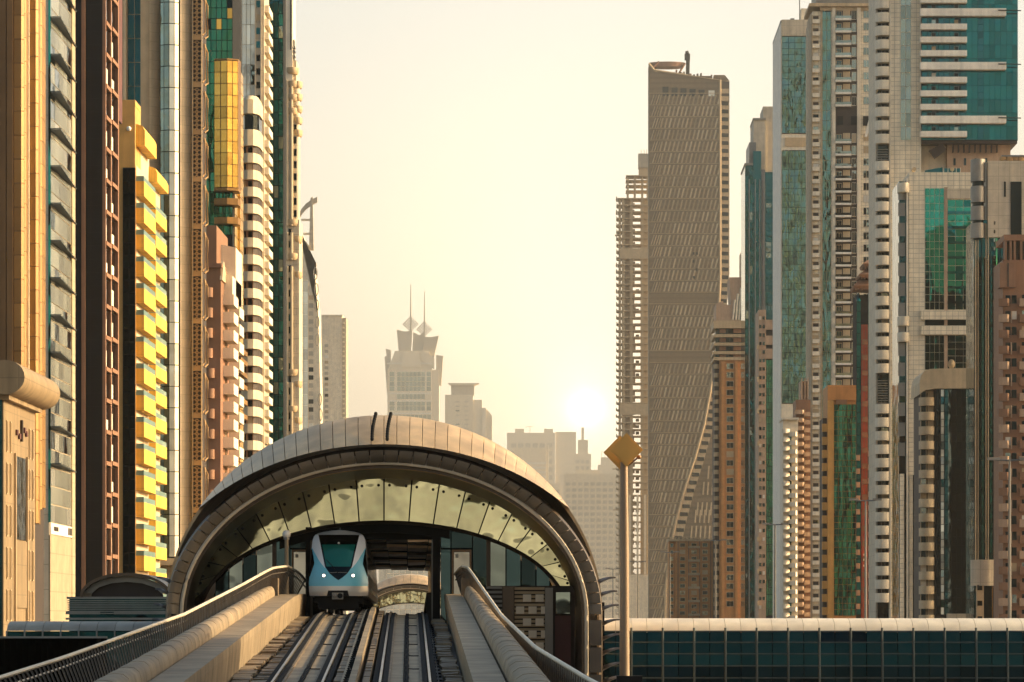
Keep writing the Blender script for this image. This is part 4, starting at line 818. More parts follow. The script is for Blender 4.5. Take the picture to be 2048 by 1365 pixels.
for cx, cy, ty in ((821, 648, 568), (848.5, 658, 582)):
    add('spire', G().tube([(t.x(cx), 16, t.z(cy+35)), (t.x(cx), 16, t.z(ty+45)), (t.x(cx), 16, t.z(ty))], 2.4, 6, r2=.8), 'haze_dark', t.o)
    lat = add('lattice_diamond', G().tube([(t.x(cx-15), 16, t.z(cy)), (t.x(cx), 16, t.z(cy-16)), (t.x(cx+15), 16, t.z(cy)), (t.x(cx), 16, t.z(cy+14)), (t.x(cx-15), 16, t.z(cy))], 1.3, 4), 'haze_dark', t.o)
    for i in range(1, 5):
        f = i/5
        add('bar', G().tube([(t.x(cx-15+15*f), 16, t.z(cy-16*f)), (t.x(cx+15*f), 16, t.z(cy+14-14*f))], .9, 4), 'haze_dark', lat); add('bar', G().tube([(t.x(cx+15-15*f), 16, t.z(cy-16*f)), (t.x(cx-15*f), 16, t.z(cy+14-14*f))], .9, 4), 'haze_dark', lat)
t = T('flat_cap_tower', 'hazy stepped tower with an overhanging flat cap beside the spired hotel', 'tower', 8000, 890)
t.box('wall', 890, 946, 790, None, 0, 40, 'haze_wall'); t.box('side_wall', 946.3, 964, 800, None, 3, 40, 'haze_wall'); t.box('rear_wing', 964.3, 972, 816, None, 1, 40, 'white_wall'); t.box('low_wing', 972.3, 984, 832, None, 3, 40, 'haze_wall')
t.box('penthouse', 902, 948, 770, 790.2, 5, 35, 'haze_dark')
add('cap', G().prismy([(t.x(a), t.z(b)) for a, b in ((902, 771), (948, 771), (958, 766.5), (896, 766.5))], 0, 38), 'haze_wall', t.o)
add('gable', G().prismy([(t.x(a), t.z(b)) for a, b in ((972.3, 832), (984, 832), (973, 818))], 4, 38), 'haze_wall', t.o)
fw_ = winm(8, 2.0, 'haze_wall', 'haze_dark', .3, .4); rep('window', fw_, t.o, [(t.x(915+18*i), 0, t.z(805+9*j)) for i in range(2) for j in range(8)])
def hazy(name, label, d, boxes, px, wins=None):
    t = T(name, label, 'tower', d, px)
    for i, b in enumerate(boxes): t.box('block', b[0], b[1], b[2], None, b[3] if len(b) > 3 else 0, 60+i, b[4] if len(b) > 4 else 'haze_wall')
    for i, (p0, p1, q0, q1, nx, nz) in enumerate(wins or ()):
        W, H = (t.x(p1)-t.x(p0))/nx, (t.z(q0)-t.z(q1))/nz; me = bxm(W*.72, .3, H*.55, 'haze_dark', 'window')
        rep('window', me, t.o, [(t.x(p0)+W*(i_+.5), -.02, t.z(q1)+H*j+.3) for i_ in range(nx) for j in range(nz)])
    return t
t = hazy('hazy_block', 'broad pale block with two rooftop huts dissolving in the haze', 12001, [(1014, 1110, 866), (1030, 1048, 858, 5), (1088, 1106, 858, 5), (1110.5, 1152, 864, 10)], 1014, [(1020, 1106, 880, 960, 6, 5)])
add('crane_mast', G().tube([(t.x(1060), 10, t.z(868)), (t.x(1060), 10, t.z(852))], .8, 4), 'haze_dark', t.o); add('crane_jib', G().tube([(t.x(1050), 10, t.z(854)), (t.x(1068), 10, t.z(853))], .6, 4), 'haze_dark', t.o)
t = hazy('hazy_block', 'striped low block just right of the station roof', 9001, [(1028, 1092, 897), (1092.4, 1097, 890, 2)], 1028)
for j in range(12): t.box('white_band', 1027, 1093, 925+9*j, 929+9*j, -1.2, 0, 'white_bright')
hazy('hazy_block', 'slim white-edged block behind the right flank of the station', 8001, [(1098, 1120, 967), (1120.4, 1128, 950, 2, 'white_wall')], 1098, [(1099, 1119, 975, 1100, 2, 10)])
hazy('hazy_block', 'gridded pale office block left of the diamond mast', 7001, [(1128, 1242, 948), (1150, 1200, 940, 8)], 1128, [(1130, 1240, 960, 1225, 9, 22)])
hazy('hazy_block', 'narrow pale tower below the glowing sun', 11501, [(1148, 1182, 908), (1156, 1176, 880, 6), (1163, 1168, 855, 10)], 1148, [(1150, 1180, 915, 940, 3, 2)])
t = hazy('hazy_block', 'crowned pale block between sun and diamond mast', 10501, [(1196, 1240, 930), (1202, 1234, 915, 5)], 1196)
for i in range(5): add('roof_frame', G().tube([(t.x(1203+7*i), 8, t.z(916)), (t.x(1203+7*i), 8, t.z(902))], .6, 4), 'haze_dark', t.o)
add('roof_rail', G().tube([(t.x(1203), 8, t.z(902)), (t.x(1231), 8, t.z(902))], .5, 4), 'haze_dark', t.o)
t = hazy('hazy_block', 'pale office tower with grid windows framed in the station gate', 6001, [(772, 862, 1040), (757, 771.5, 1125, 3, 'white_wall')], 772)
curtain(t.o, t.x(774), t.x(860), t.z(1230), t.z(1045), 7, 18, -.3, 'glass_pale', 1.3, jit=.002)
# ================================================================ towers on the right of the road
L90 = -pi/2
def lback(d, a, b): return d*((a-CX)/(b-CX)-1)
# --- tower under construction
t = T('unfinished_tower', 'unfinished concrete tower of bare floor slabs with sky showing through', 'tower', 3200, 1265)
xs = [t.x(p) for p in (1241, 1246, 1253, 1262, 1279, 1286, 1297)]
def cols(px, y0, y1, y, w_=3.2): return [add('column', G().box(t.x(p)-w_/2*.6, t.x(p)+w_/2*.6, yy, yy+1.4, t.z(y1), t.z(y0)), 'slab_raw', t.o) for p in px for yy in y]
slabm = G().box(t.x(1236), t.x(1299), 0, 26, 0, .75).mesh('floor_slab', ['slab_raw']); toe = G().loft([[(t.x(1236)-a, y, z) for a, z in ((0, 0), (1.1, .5), (1.3, 2.0), (.9, 2.0), (.5, .9), (0, .75))] for y in (0, 26)]).mesh('edge_form', ['slab_raw'])
j = 0; py = 398
while py < 1236:
    ob('floor_slab', slabm, t.o, (0, 0, t.z(py))); ob('edge_form', toe, t.o, (random.uniform(-.3, .2), 0, t.z(py))); py += 13.2; j += 1
slabn = G().box(t.x(1252), t.x(1299), 2, 24, 0, .75).mesh('floor_slab', ['slab_raw']); rep('floor_slab', slabn, t.o, [(0, 0, t.z(p)) for p in (352, 361, 371, 382)])
cols((1247, 1263, 1285), 398, None if False else 1300, (1, 23), 4.0); cols((1240, 1296), 398, 1300, (1.5, 22), 3); cols((1256, 1270, 1285, 1296), 352, 398, (3, 21), 2.5)
t.box('core_wall', 1287, 1299, 398, None, 8, 16, 'slab_raw'); t.box('core_wall', 1248, 1261, 398, None, 9, 15, 'slab_raw')
for j, py in enumerate(range(404, 1230, 13)):
    if j % 5 != 3: t.box('infill_wall', 1264, 1268+random.uniform(0, 4), py, py+9, 10, 12, 'slab_raw')
    if random.random() < .5: t.box('infill_wall', 1272, 1279, py+3, py+9, 14, 15, 'slab_raw')
t.box('plant_band', 1240, 1298, 497, 518, -.4, -.05, 'slab_raw'); t.box('plant_band', 1240, 1298, 808, 830, -.4, -.05, 'slab_raw')
t.box('core_head', 1278, 1298, 306, 352, 6, 18, 'slab_raw'); t.box('core_cap', 1277, 1299, 306, 334, 5, 19, 'haze_dark')
for px in (1283, 1289, 1294): add('starter_bar', G().tube([(t.x(px), 12, t.z(306)), (t.x(px), 12, t.z(296))], .25, 4), 'haze_dark', t.o)
for px, py in ((1232, 452), (1230, 471), (1225, 938), (1231, 955), (1226, 1020)): add('loading_deck', G().box(t.x(px), t.x(1241), -1, 5, t.z(py)-.4, t.z(py)+.4), 'slab_raw', t.o)
t.box('podium', 1238, 1300, 1150, None, -3, -.5, 'haze_wall')
for i in range(4): t.box('podium_pier', 1243+15*i, 1247+15*i, 990, 1149.5, -2.5, -.6, 'haze_wall')
# --- dark leaning tower with blade cladding
t = T('bladed_tower', 'tall brown tower with slanted blade cladding and a sweeping curved right edge', 'tower', 3000, 1298)
arcp = [(1440, 560), (1436, 640), (1430, 710), (1421, 780), (1408, 850), (1390, 915), (1370, 975), (1352, 1040), (1338, 1110), (1331, 1180), (1329, 1250)]
face = [(1298, 1330), (1329, 1330)]+arcp[::-1]+[(1440, 162), (1309, 141), (1298, 126)]
add('front_wall', G().prismy([(t.x(a), t.z(b)) for a, b in face], 0, 32), 'twist_wall', t.o)
def xmax(py):
    if py < 560: return 1438
    for (a, b), (c, d_) in zip(arcp, arcp[1:]):
        if b <= py <= d_: return a+(c-a)*(py-b)/(d_-b)-2
    return 1327
gs = [G(), G(), G()]; py = 190; row = 0
while py < 1240:
    if not (572 <= py < 596 or 690 <= py < 712):
        px = 1301+(row % 3)*1.5
        while px < xmax(py+12)-3:
            w_ = 3.4 if px > 1316 else 2.2; ln = 4.6 if px > 1316 else 6
            a, b, c, d_ = t.x(px), t.x(px+w_), t.x(px+w_+ln), t.x(px+ln)
            z0, z1 = t.z(py+19), t.z(py)
            random.choice(gs).loft([[(a, -.02, z0), (b, -.9, z0), (b, -.02, z0)], [(d_, -.02, z1), (c, -.9, z1), (c, -.02, z1)]]); px += 8.4 if px > 1316 else 5.2
    py += 23.4; row += 1
for g, m in zip(gs, ('twist_blade', 'twist_blade_b', 'twist_blade_c')): add('blade_cladding', g, m, t.o, kind='stuff')
for i in range(45):
    py = 187+23.4*i
    add('floor_ledge', G().box(t.x(1299), t.x(xmax(py)), -.55, -.01, t.z(py)-.25, t.z(py)+.25), 'twist_blade_b', t.o)
for i in range(6): t.box('top_window', 1325+18*i+(2 if i == 5 else 0), 1337+18*i+(2 if i == 5 else 0), 174+1.5*i, 193, -.3, -.01, 'glass_black' if i < 5 else 'glass_white')
for px, py in ((1385, 505), (1392, 505), (1385, 521), (1391, 537), (1386, 553)): t.box('vent', px, px+4, py, py+5, -1.1, -.01, 'soot')
add('edge_trim', G().tube([(t.x(a), -.4, t.z(b)) for a, b in [(1298, 128), (1309, 141), (1440, 161)]+arcp], 1.0, 6), 'sand', t.o)
st_ = [(1441, 166)]+[(a+1.5, b) for a, b in arcp]; en = [(1459, 160), (1459, 545), (1455, 600), (1450, 660), (1444, 730), (1436, 800), (1424, 865), (1407, 925), (1388, 985), (1371, 1050), (1357, 1120), (1350, 1190), (1348, 1260)]
add('side_strip', G().prismy([(t.x(a), t.z(b)) for a, b in st_[::-1]]+[(0, 0)]*0+[], 1, 30) if False else G().prismy([(t.x(a), t.z(b)) for a, b in [(1459, 160)]+st_[:1]+st_[1:]+en[::-1][:-1]][::-1], 1.2, 31), 'sand', t.o)
def sx(py):
    for (a, b), (c, d_) in zip(st_, st_[1:]):
        if b <= py <= d_: return a+(c-a)*(py-b)/(d_-b)
    return 1330
def ex(py):
    for (a, b), (c, d_) in zip(en, en[1:]):
        if b <= py <= d_: return a+(c-a)*(py-b)/(d_-b)
    return 1349
py = 203
while py < 1120:
    a, b = sx(py)+2.5, ex(py)-2
    rr = G().prismy([(t.x(a+1), t.z(py+8)), (t.x(b), t.z(py+8)), (t.x(b), t.z(py+1)), (t.x(a+1), t.z(py)), (t.x(a), t.z(py+1.5)), (t.x(a), t.z(py+6.5))], .6, 1.18)
    add('strip_window', rr, 'glass_black', t.o); py += 15.8
t.box('corner_top', 1441, 1459, 163, 203, .9, 1.18, 'brown_dark')
for py in (193, 178): t.box('strip_ledge', 1440.5, 1458, py, py+9, 0, .85, 'sand')
fl = [(1328, 1330), (1424, 1330), (1430, 900), (1440, 720), (1452, 640)]+[(a+3, b) for a, b in en[4:]]
add('lower_flank', G().prismy([(t.x(a), t.z(b)) for a, b in ((1347, 1330), (1428, 1330), (1432, 800), (1445, 700), (1436, 800), (1424, 865), (1407, 925), (1388, 985), (1371, 1050), (1357, 1120), (1350, 1190))], 2, 33), 'twist_wall', t.o)
for j, py in enumerate((900, 932, 964, 1005, 1020, 1052)):
    x0 = ex(py)+10
    while x0 < 1424: add('flank_blade', G().prismy([(t.x(x0), t.z(py+26)), (t.x(x0+3), t.z(py+26)), (t.x(x0+5), t.z(py)), (t.x(x0+2), t.z(py))], 1.1, 1.98), 'twist_blade', t.o); x0 += 9
hp = [(t.x(1335)+t.x(1335)*0+(t.x(1372)-t.x(1335))*cos(2*pi*i/24), 14+9*sin(2*pi*i/24)) for i in range(24)]
add('helipad', G().loft([[(x*.9+t.x(1335)*.1, y, t.z(131)) for x, y in hp], [(x, y, t.z(124)) for x, y in hp], [(x, y, t.z(121.5)) for x, y in hp]]), 'brown', t.o)
for i in range(14):
    ph_ = random.uniform(2, 10); px_ = 1345+7*i; t.box('roof_unit', px_, px_+random.uniform(3, 6), 146+1.1*i-ph_, 160+.8*i, random.uniform(3, 12), 14, random.choice(('brown', 'twist_wall', 'haze_dark')))
add('roof_brace', G().tube([(t.x(1302), 3, t.z(140)), (t.x(1318), 3, t.z(122))], .7, 5), 'brown', t.o); add('roof_brace', G().tube([(t.x(1355), 8, t.z(150)), (t.x(1371), 8, t.z(124))], .8, 5), 'brown', t.o)
t.box('roof_plant', 1352, 1425, 150, 172, 6, 24, 'twist_wall'); add('crown_slope', G().prismy([(t.x(a), t.z(b)) for a, b in ((1424, 172), (1459, 172), (1459, 160), (1450, 149), (1428, 149))], 4, 22), 'twist_wall', t.o)
add('roof_crane', G().tube([(t.x(1376), 10, t.z(150)), (t.x(1377), 10, t.z(108)), (t.x(1374), 10, t.z(99))], 1.5, 6), 'soot', t.o); t.box('crane_head', 1370, 1381, 104, 117, 9, 12, 'soot')
for i in range(7): t.box('roof_tank', 1362+8*i, 1367+8*i, 146+2*i, 152+2*i, 2, 4, 'haze_dark' if i % 2 else 'twist_blade')
# --- salmon low hotel
t = T('salmon_hotel', 'low salmon hotel block with rows of small windows', 'hotel', 1520, 1338)
t.box('wall', 1351, 1426, 1079, None, 0, 25, 'orange'); t.box('left_wing', 1338, 1350.7, 1082, None, 2.5, 22, 'orange')
g = [t.box('battlement', 1340+8*i, 1345+8*i, 1075, 1078.7, .5, 2, 'sand') for i in range(10)]; t.box('cornice', 1337, 1427, 1078.8, 1083, -.6, 25, 'sand')
w4 = winm(1.8, 1.3, 'sand', 'glass_window', .2, .3); rep('window', w4, t.o, [(t.x(p), 0, t.z(1094+13.6*j)) for p in (1365, 1388, 1410) for j in range(11)])
w5 = winm(1.0, 1.3, 'sand', 'glass_window', .2, .3); rep('window', w5, t.o, [(t.x(p), 2.5, t.z(1094+13.6*j)) for p in (1344,) for j in range(11)])
bl4 = bxm(4.6, 1.2, .9, 'sand', 'balcony'); rep('balcony', bl4, t.o, [(t.x(p), 0, t.z(1097+27*j)) for p in (1388,) for j in range(6)])
for px in (1356, 1377, 1399, 1421): t.box('pier', px-1, px+1, 1083.2, None, -.5, -.01, 'terracotta')
# --- orange tower
t = T('orange_tower', 'orange tower with a column of square windows and cream banded top', 'tower', 1500, 1438)
t.box('wall', 1439, 1486, 720, None, 0, 28, 'orange'); t.box('left_core', 1430, 1438.8, 720, None, 3, 26, 'brown_dark'); t.box('right_core', 1486.2, 1492, 720, None, 2, 26, 'brown_dark')
t.box('crown_core', 1431, 1491, 655, 719.8, 1.2, 27, 'glass_window')
for py, h in ((642, 15), (669, 6), (686, 6), (703, 6), (715, 6)): t.box('crown_band', 1427, 1492, py, py+h, -.8, 27.5, 'sand')
for a, b in ((1439, 1452), (1467, 1486)):
    for py in (658, 676, 693, 710): t.box('crown_panel', a, b, py, py+8, .6, 1.15, 'terracotta')
w6 = winm(2.5, 2.0, 'sand', 'glass_window', .16, .25, 1); rep('window', w6, t.o, [(t.x(1460), 0, t.z(738+17.6*j)) for j in range(28)])
for px in (1446, 1473): t.box('pilaster', px-3, px+3, 722, None, -.55, -.01, 'orange')
b5 = rbalcm(2.2, 2.2, 1.45, 'sand', 8); rep('balcony', b5, t.o, [(t.x(1433.5), 3, t.z(736+17.6*j)) for j in range(29)]); b6 = bxm(1.5, 1.9, 1.6, 'sand', 'balcony'); rep('balcony', b6, t.o, [(t.x(1488.5), 2, t.z(736+17.6*j)) for j in range(29)])
# --- pink tower behind it
t = T('pink_gabled_tower', 'pink tower with sloping glazed roof behind the orange tower', 'tower', 1620, 1456)
add('wall', G().prismy([(t.x(a), t.z(b)) for a, b in ((1427, 1300), (1500, 1300), (1500, 520), (1482, 555), (1459, 555), (1462, 610), (1448, 610), (1446, 602), (1432, 608))], 0, 25), 'pink', t.o)
t.box('tall_edge', 1483, 1492, 503, 700, -1, 20, 'sand')
for i in range(4): add('slanted_mullion', G().tube([(t.x(1466+6*i), -.3, t.z(640)), (t.x(1470+6*i), -.3, t.z(600-12*i))], .45, 5), 'white_wall', t.o)
for i in range(3): add('slanted_pane', G().prismy([(t.x(1467+6*i), t.z(640)), (t.x(1471+6*i), t.z(640)), (t.x(1475+6*i), t.z(600-12*i)), (t.x(1471+6*i), t.z(606-12*i))], -.2, -.02), 'glass_window', t.o)
# --- dark stepped tower
t = T('stepped_dark_tower', 'dark grey glass tower stepping up to the right', 'tower', 1420, 1490)
for i, (a, b, c, m, y) in enumerate(((1490, 1506, 331, 'glass_navy', 0), (1506.2, 1522, 303, 'glass_teal_dark', -.6), (1500, 1514, 281, 'grey_metal', 6), (1509, 1533, 235, 'haze_dark', 8), (1522.2, 1530, 340, 'grey_metal', -1), (1529, 1550, 206, 'haze_dark', 10), (1530.2, 1549, 345, 'glass_teal_dark', -.4))): t.box('block', a, b, c, None, y, 30+i*.3, m)
curtain(t.o, t.x(1490.3), t.x(1505.8), t.z(1230), t.z(334), 2, 50, -.05, 'glass_teal_dark', .35, alt=['glass_grey', 'glass_navy'])
for px in (1498, 1510, 1519, 1526): t.box('fin', px-.9, px+.9, 360, None, -2.2, -.62, 'grey_metal')
curtain(t.o, t.x(1531), t.x(1543), t.z(640), t.z(350), 1, 26, -.5, 'glass_teal_dark', .4, alt=['glass_grey'])
t.box('capping', 1489, 1507, 327, 331.2, -.5, 30, 'grey_panel'); t.box('capping', 1508, 1534, 231, 234.8, 7.5, 30, 'grey_panel')
# --- pink tower with green strip
t = T('pink_slim_tower', 'slim pink tower with a green glass strip beside the white tower', 'tower', 1330, 1517)
t.box('wall', 1517, 1532, 620, None, 0, 20, 'pink'); t.box('bay_core', 1532.3, 1550, 640, None, .5, 20, 'soot')
curtain(t.o, t.x(1532.5), t.x(1547.5), t.z(1232), t.z(720), 3, 36, .45, 'glass_green', .2, jit=.004)
for a, b in ((640, 660), (672, 690), (698, 718)): t.box('bay_band', 1530, 1550, a, b, -.5, .48, 'pink')
for i in range(5): t.box('roof_post', 1520+6*i, 1521+6*i, 612, 619.8, 1, 1.5, 'grey_metal')
w7 = winm(.8, 1.2, 'pink', 'glass_window', .12, .15); rep('window', w7, t.o, [(t.x(1520.5+7*i), 0, t.z(640+17*j)) for i in range(2) for j in range(35)])
for j in range(9): t.box('balcony', 1514, 1518, 690+64*j, 700+64*j, -1, 1, 'sand')
# --- white tower with warped teal glass
t = T('white_teal_tower', 'white-edged slab tower with one tall band of warped teal glass', 'tower', 1200, 1563)
L = lback(1200, 1563, 1547); X0 = t.x(1563)
t.box('wall', 1563, 1618, 40, None, 0, L, 'white_wall'); add('street_wall', G().box(X0-.25, X0-.01, .3, L, 0, t.z(46)), 'white_bright', t.o)
t.box('glass_backing', 1564, 1616, 73, 268, -.2, -.01, 'soot'); t.box('glass_backing', 1564, 1616, 301, 808, -.2, -.01, 'soot')
curtain(t.o, t.x(1564), t.x(1615), t.z(267), t.z(74), 4, 16, -.22, 'glass_warp', .12, jit=.004); curtain(t.o, t.x(1564), t.x(1615), t.z(807), t.z(302), 4, 40, -.22, 'glass_warp', .12, jit=.004)
t.box('louvre_band', 1570, 1614, 276, 293, -.3, -.01, 'sand'); t.box('top_band', 1563, 1617, 40, 72, -.35, -.01, 'pale_stone')
add('sloped_parapet', G().prism([(X0-.3, .2), (X0+.2, .2), (X0+.2, L), (X0-.3, L)], t.z(46), t.z(41)), 'grey_panel', t.o)
w8 = winm(2.4, 2.3, 'white_wall', 'glass_teal_dark', .15, .15, 1); rep('window', w8, t.o, [(t.x(1578), 0, t.z(856+30*j)) for j in range(12)])
add('roof_mast', G().tube([(t.x(1602), 5, t.z(40)), (t.x(1601), 5, t.z(-10))], .18, 5), 'grey_metal', t.o); t.box('roof_hut', 1604, 1616, 12, 39.8, 5, 15, 'white_wall'); t.box('roof_antenna', 1582, 1590, 34, 39.8, 3, 5, 'grey_metal')
# --- white fan balconies low block
t = T('fan_balcony_block', 'white block of fan-shaped balconies at the foot of the white-edged tower', 'apartment block', 1010, 1565)
t.box('wall', 1566, 1596, 840, None, 0, 14, 'white_wall')
fb = rbalcm(1.9, 1.8, 1.0, 'white_wall', 8); fb2 = balcm(1.7, 1.6, 1.0, 'white_wall'); w9 = winm(.8, 1.2, 'white_wall', 'glass_teal_dark', .08, .08)
for j in range(22):
    ob('balcony', fb, t.o, (t.x(1573), 0, t.z(866+17.5*j)), (0, 0, -.5)); ob('balcony', fb2, t.o, (t.x(1588), 0, t.z(872+17.5*j)), (0, 0, -.3)); ob('window', w9, t.o, (t.x(1580), 0, t.z(864+17.5*j)))
t.box('roof_slab', 1564, 1597, 836, 840.2, -1.2, 14, 'white_wall')
t = T('brown_balcony_block', 'brown pink block of crowded balconies behind the white fan balconies', 'apartment block', 1030, 1590)
t.box('wall', 1592, 1621, 800, None, 0, 14, 'terracotta'); t.box('roof_tower', 1602, 1618, 762, 800.2, 2, 10, 'pink')
for px in (1603, 1609, 1615): t.box('roof_fin', px, px+2.4, 757, 800, .6, 1.9, 'pink')
fb3 = balcm(2.2, 1.9, .95, 'pink', .12); fb4 = balcm(1.6, 1.3, .95, 'pink', .12); w10 = winm(.55, 1.1, 'pink', 'glass_window', .08, .08)
for j in range(26): ob('balcony', fb3, t.o, (t.x(1600), 0, t.z(828+16*j)), (0, 0, -.25)); ob('balcony', fb4, t.o, (t.x(1614), 0, t.z(832+16*j)), (0, 0, 0)); ob('window', w10, t.o, (t.x(1607.5), 0, t.z(828+16*j)))
# --- beige balcony tower
t = T('beige_balcony_tower', 'tall beige tower with a ladder of small balconies and a glass ribbon', 'tower', 1080, 1625)
L = lback(1080, 1625, 1613); X0 = t.x(1625); k = t.k
t.box('wall', 1662.5, 1756, 14, None, 0, 22, 'white_tile'); t.box('left_wall', 1625, 1662.2, 22, None, .8, 22, 'white_tile')
t.box('cornice', 1618, 1756, 8, 14.2, -1.2, 22.5, 'sand'); t.box('attic', 1632, 1756, TOP, 7.8, 1.5, 20, 'grey_panel'); t.box('frieze', 1640, 1752, 15, 22, -.35, -.01, 'sand')
for i in range(3): add('street_fin', G().box(X0-.5, X0-.01, 2+i*6.2, 4.5+i*6.2, 0, t.z(26)), 'pale_stone', t.o)
add('street_wall', G().box(X0-.2, X0-.01, .3, L, 0, t.z(30)), 'sand', t.o)
lbm = balcm(2.0, 1.3, .95, 'white_wall', .12); wl = winm(1.5, 1.7, 'sand', 'brown_dark', .12, .1)
for j in range(49): ob('balcony', lbm, t.o, (t.x(1632), .8, t.z(46+24.6*j))); ob('window', wl, t.o, (t.x(1632), .8, t.z(44+24.6*j)))
t.box('ribbon_frame', 1642, 1664, 18, None, .5, .79, 'sand')
curtain(t.o, t.x(1645), t.x(1662), t.z(1225), t.z(20), 2, 60, .49, 'glass_warp', .1, jit=.01)
t.box('recess_shade', 1671, 1714, 18, 1225, -.12, -.01, 'brown_dark'); t.box('jamb', 1664.5, 1670.8, 16, 1225, -.5, -.01, 'white_wall'); t.box('jamb', 1714, 1721, 16, None, -.5, -.01, 'white_wall')  # dark slab stands proud of the wall; recess shade is in its colour
mb = balcm(4.5, 1.3, .25, 'white_bright', .14, 'glass_grey', .7, .3); wm = winm(1.4, 2.2, 'sand', 'glass_window', .1, .12, 1); wp = bxm(2.0, .18, 2.7, 'sand', 'wall_panel'); wr_ = winm(1.1, 2.4, 'white_wall', 'glass_grey', .1, .1, 1)
for j in range(48):
    z = t.z(40+24.6*j)
    if j in (8, 9): continue
    ob('balcony', mb, t.o, (t.x(1686), -.12, z)); ob('window', wm, t.o, (t.x(1678), -.13, z+.1)); ob('wall_panel', wp, t.o, (t.x(1693), -.12, z)); ob('window', wr_, t.o, (t.x(1708), -.13, z+.1))
w11 = winm(1.6, 1.9, 'pale_stone', 'glass_grey', .1, .1, 1); rep('window', w11, t.o, [(t.x(1733), 0, t.z(36+24.6*j)) for j in range(48) if j not in (8, 9)])
t.box('dark_floor', 1674, 1686, 233, 250, -.3, -.14, 'soot'); t.box('dark_floor', 1702, 1714, 233, 250, -.3, -.14, 'soot'); t.box('dark_floor', 1726, 1740, 233, 252, -.3, -.01, 'soot')
add('slanted_brace', G().loft([[(t.x(1728), -2.5, t.z(276)), (t.x(1733), -2.5, t.z(276)), (t.x(1733), -1.5, t.z(276)), (t.x(1728), -1.5, t.z(276))], [(t.x(1742), -2.5, t.z(217)), (t.x(1746), -2.5, t.z(217)), (t.x(1746), -1.5, t.z(217)), (t.x(1742), -1.5, t.z(217))]]), 'white_bright', t.o)
t.box('brace_bar', 1739, 1753, 253, 258, -2.6, -1.4, 'white_bright')
# --- orange block with emerald glass
t = T('emerald_glass_block', 'orange block with rippling emerald green glass front', 'office block', 930, 1668)
t.box('wall', 1655, 1712, 771, None, .2, 16, 'orange'); t.box('side_core', 1647, 1654.8, 836, None, 2, 14, 'brown_dark')
t.box('top_band', 1655, 1712, 771, 801, -.5, .18, 'orange'); t.box('step', 1672, 1694, 800, 809, -.7, -.52, 'terracotta')
t.box('left_pier', 1655, 1667, 801.2, None, -.4, .18, 'ochre')
curtain(t.o, t.x(1668), t.x(1712), t.z(1232), t.z(809), 5, 34, .15, 'glass_green', .1, jit=.006)
ob6 = balcm(1.5, 2.0, 1.7, 'ochre', .15); rep('balcony', ob6, t.o, [(t.x(1651), 2, t.z(862+26.2*j)) for j in range(15)])
# --- pagoda-topped tower
t = T('pagoda_top_tower', 'teal and red tower under a tiered brown pagoda roof', 'tower', 955, 1712)
t.box('core', 1713, 1756, 590, None, .3, 12, 'soot')
for i, (a, b, c) in enumerate(((1708, 578, 560), (1719, 556, 541), (1727, 534, 520))):
    x0, x1 = t.x(a), t.x(1762); ex_ = .9
    add('roof_tier', G().loft([[(x0, -1.2-ex_, t.z(b)), (x1, -1.2-ex_, t.z(b)-.4), (x1, 10, t.z(b)-.4), (x0, 10, t.z(b))], [(x0-.3, -1.5-ex_, t.z(b-5)), (x1, -1.5-ex_, t.z(b-5)), (x1, 10, t.z(b-5)), (x0-.3, 10, t.z(b-5))], [(x0+1.2, .2, t.z(c)), (x1, .2, t.z(c)), (x1, 9, t.z(c)), (x0+1.2, 9, t.z(c))]]), 'terracotta', t.o)
    for q in range(7-i): add('roof_bracket', G().box(x0+.3+q*.75, x0+.55+q*.75, -1.9-ex_*.3, -1.0, t.z(b)-.5, t.z(b)-.05), 'brown', t.o)
    add('roof_post', G().box(x0+1.3, x0+1.6, .3, .7, t.z(c)-.01, t.z(c-6)), 'terracotta', t.o)
curtain(t.o, t.x(1713), t.x(1722), t.z(1230), t.z(600), 1, 28, .25, 'glass_teal_dark', .12); curtain(t.o, t.x(1736), t.x(1752), t.z(900), t.z(585), 2, 15, .2, 'glass_teal_dark', .1, alt=['glass_teal'])
add('left_dome', G().loft([[(t.x(1717.5)+.62*k_*cos(a), .9+.9*k_*sin(a), z) for a in [2*pi*i/14 for i in range(14)]] for k_, z in ((1, t.z(602)), (.8, t.z(592)), (.25, t.z(586)))]), 'glass_teal', t.o, smooth=True)
t.box('red_column', 1722.5, 1735.5, 650, None, -.5, .28, 'red'); 
for a in (1724.5, 1730, 1734): t.box('column_rib', a, a+.9, 650, None, -.75, -.51, 'terracotta')
rp = bxm(1.3, .35, 1.3, 'terracotta', 'red_panel'); rep('red_panel', rp, t.o, [(t.x(1729), -.5, t.z(690+31*j)) for j in range(17)])
sgn = t.box('red_sign', 1724, 1734, 1100, 1140, -.85, -.52, 'red')
for py in (1108, 1118, 1130): t.box('sign_mark', 1726, 1732, py, py+4, -.95, -.86, 'white_wall', sgn)
bb = balcm(2.1, 1.2, 1.15, 'pink', .15); rep('balcony', bb, t.o, [(t.x(1744), .2, t.z(912+27*j)) for j in range(12)]); bb2 = balcm(.9, 1.2, 1.15, 'pink', .15); rep('balcony', bb2, t.o, [(t.x(1716), .2, t.z(920+27*j)) for j in range(12)])
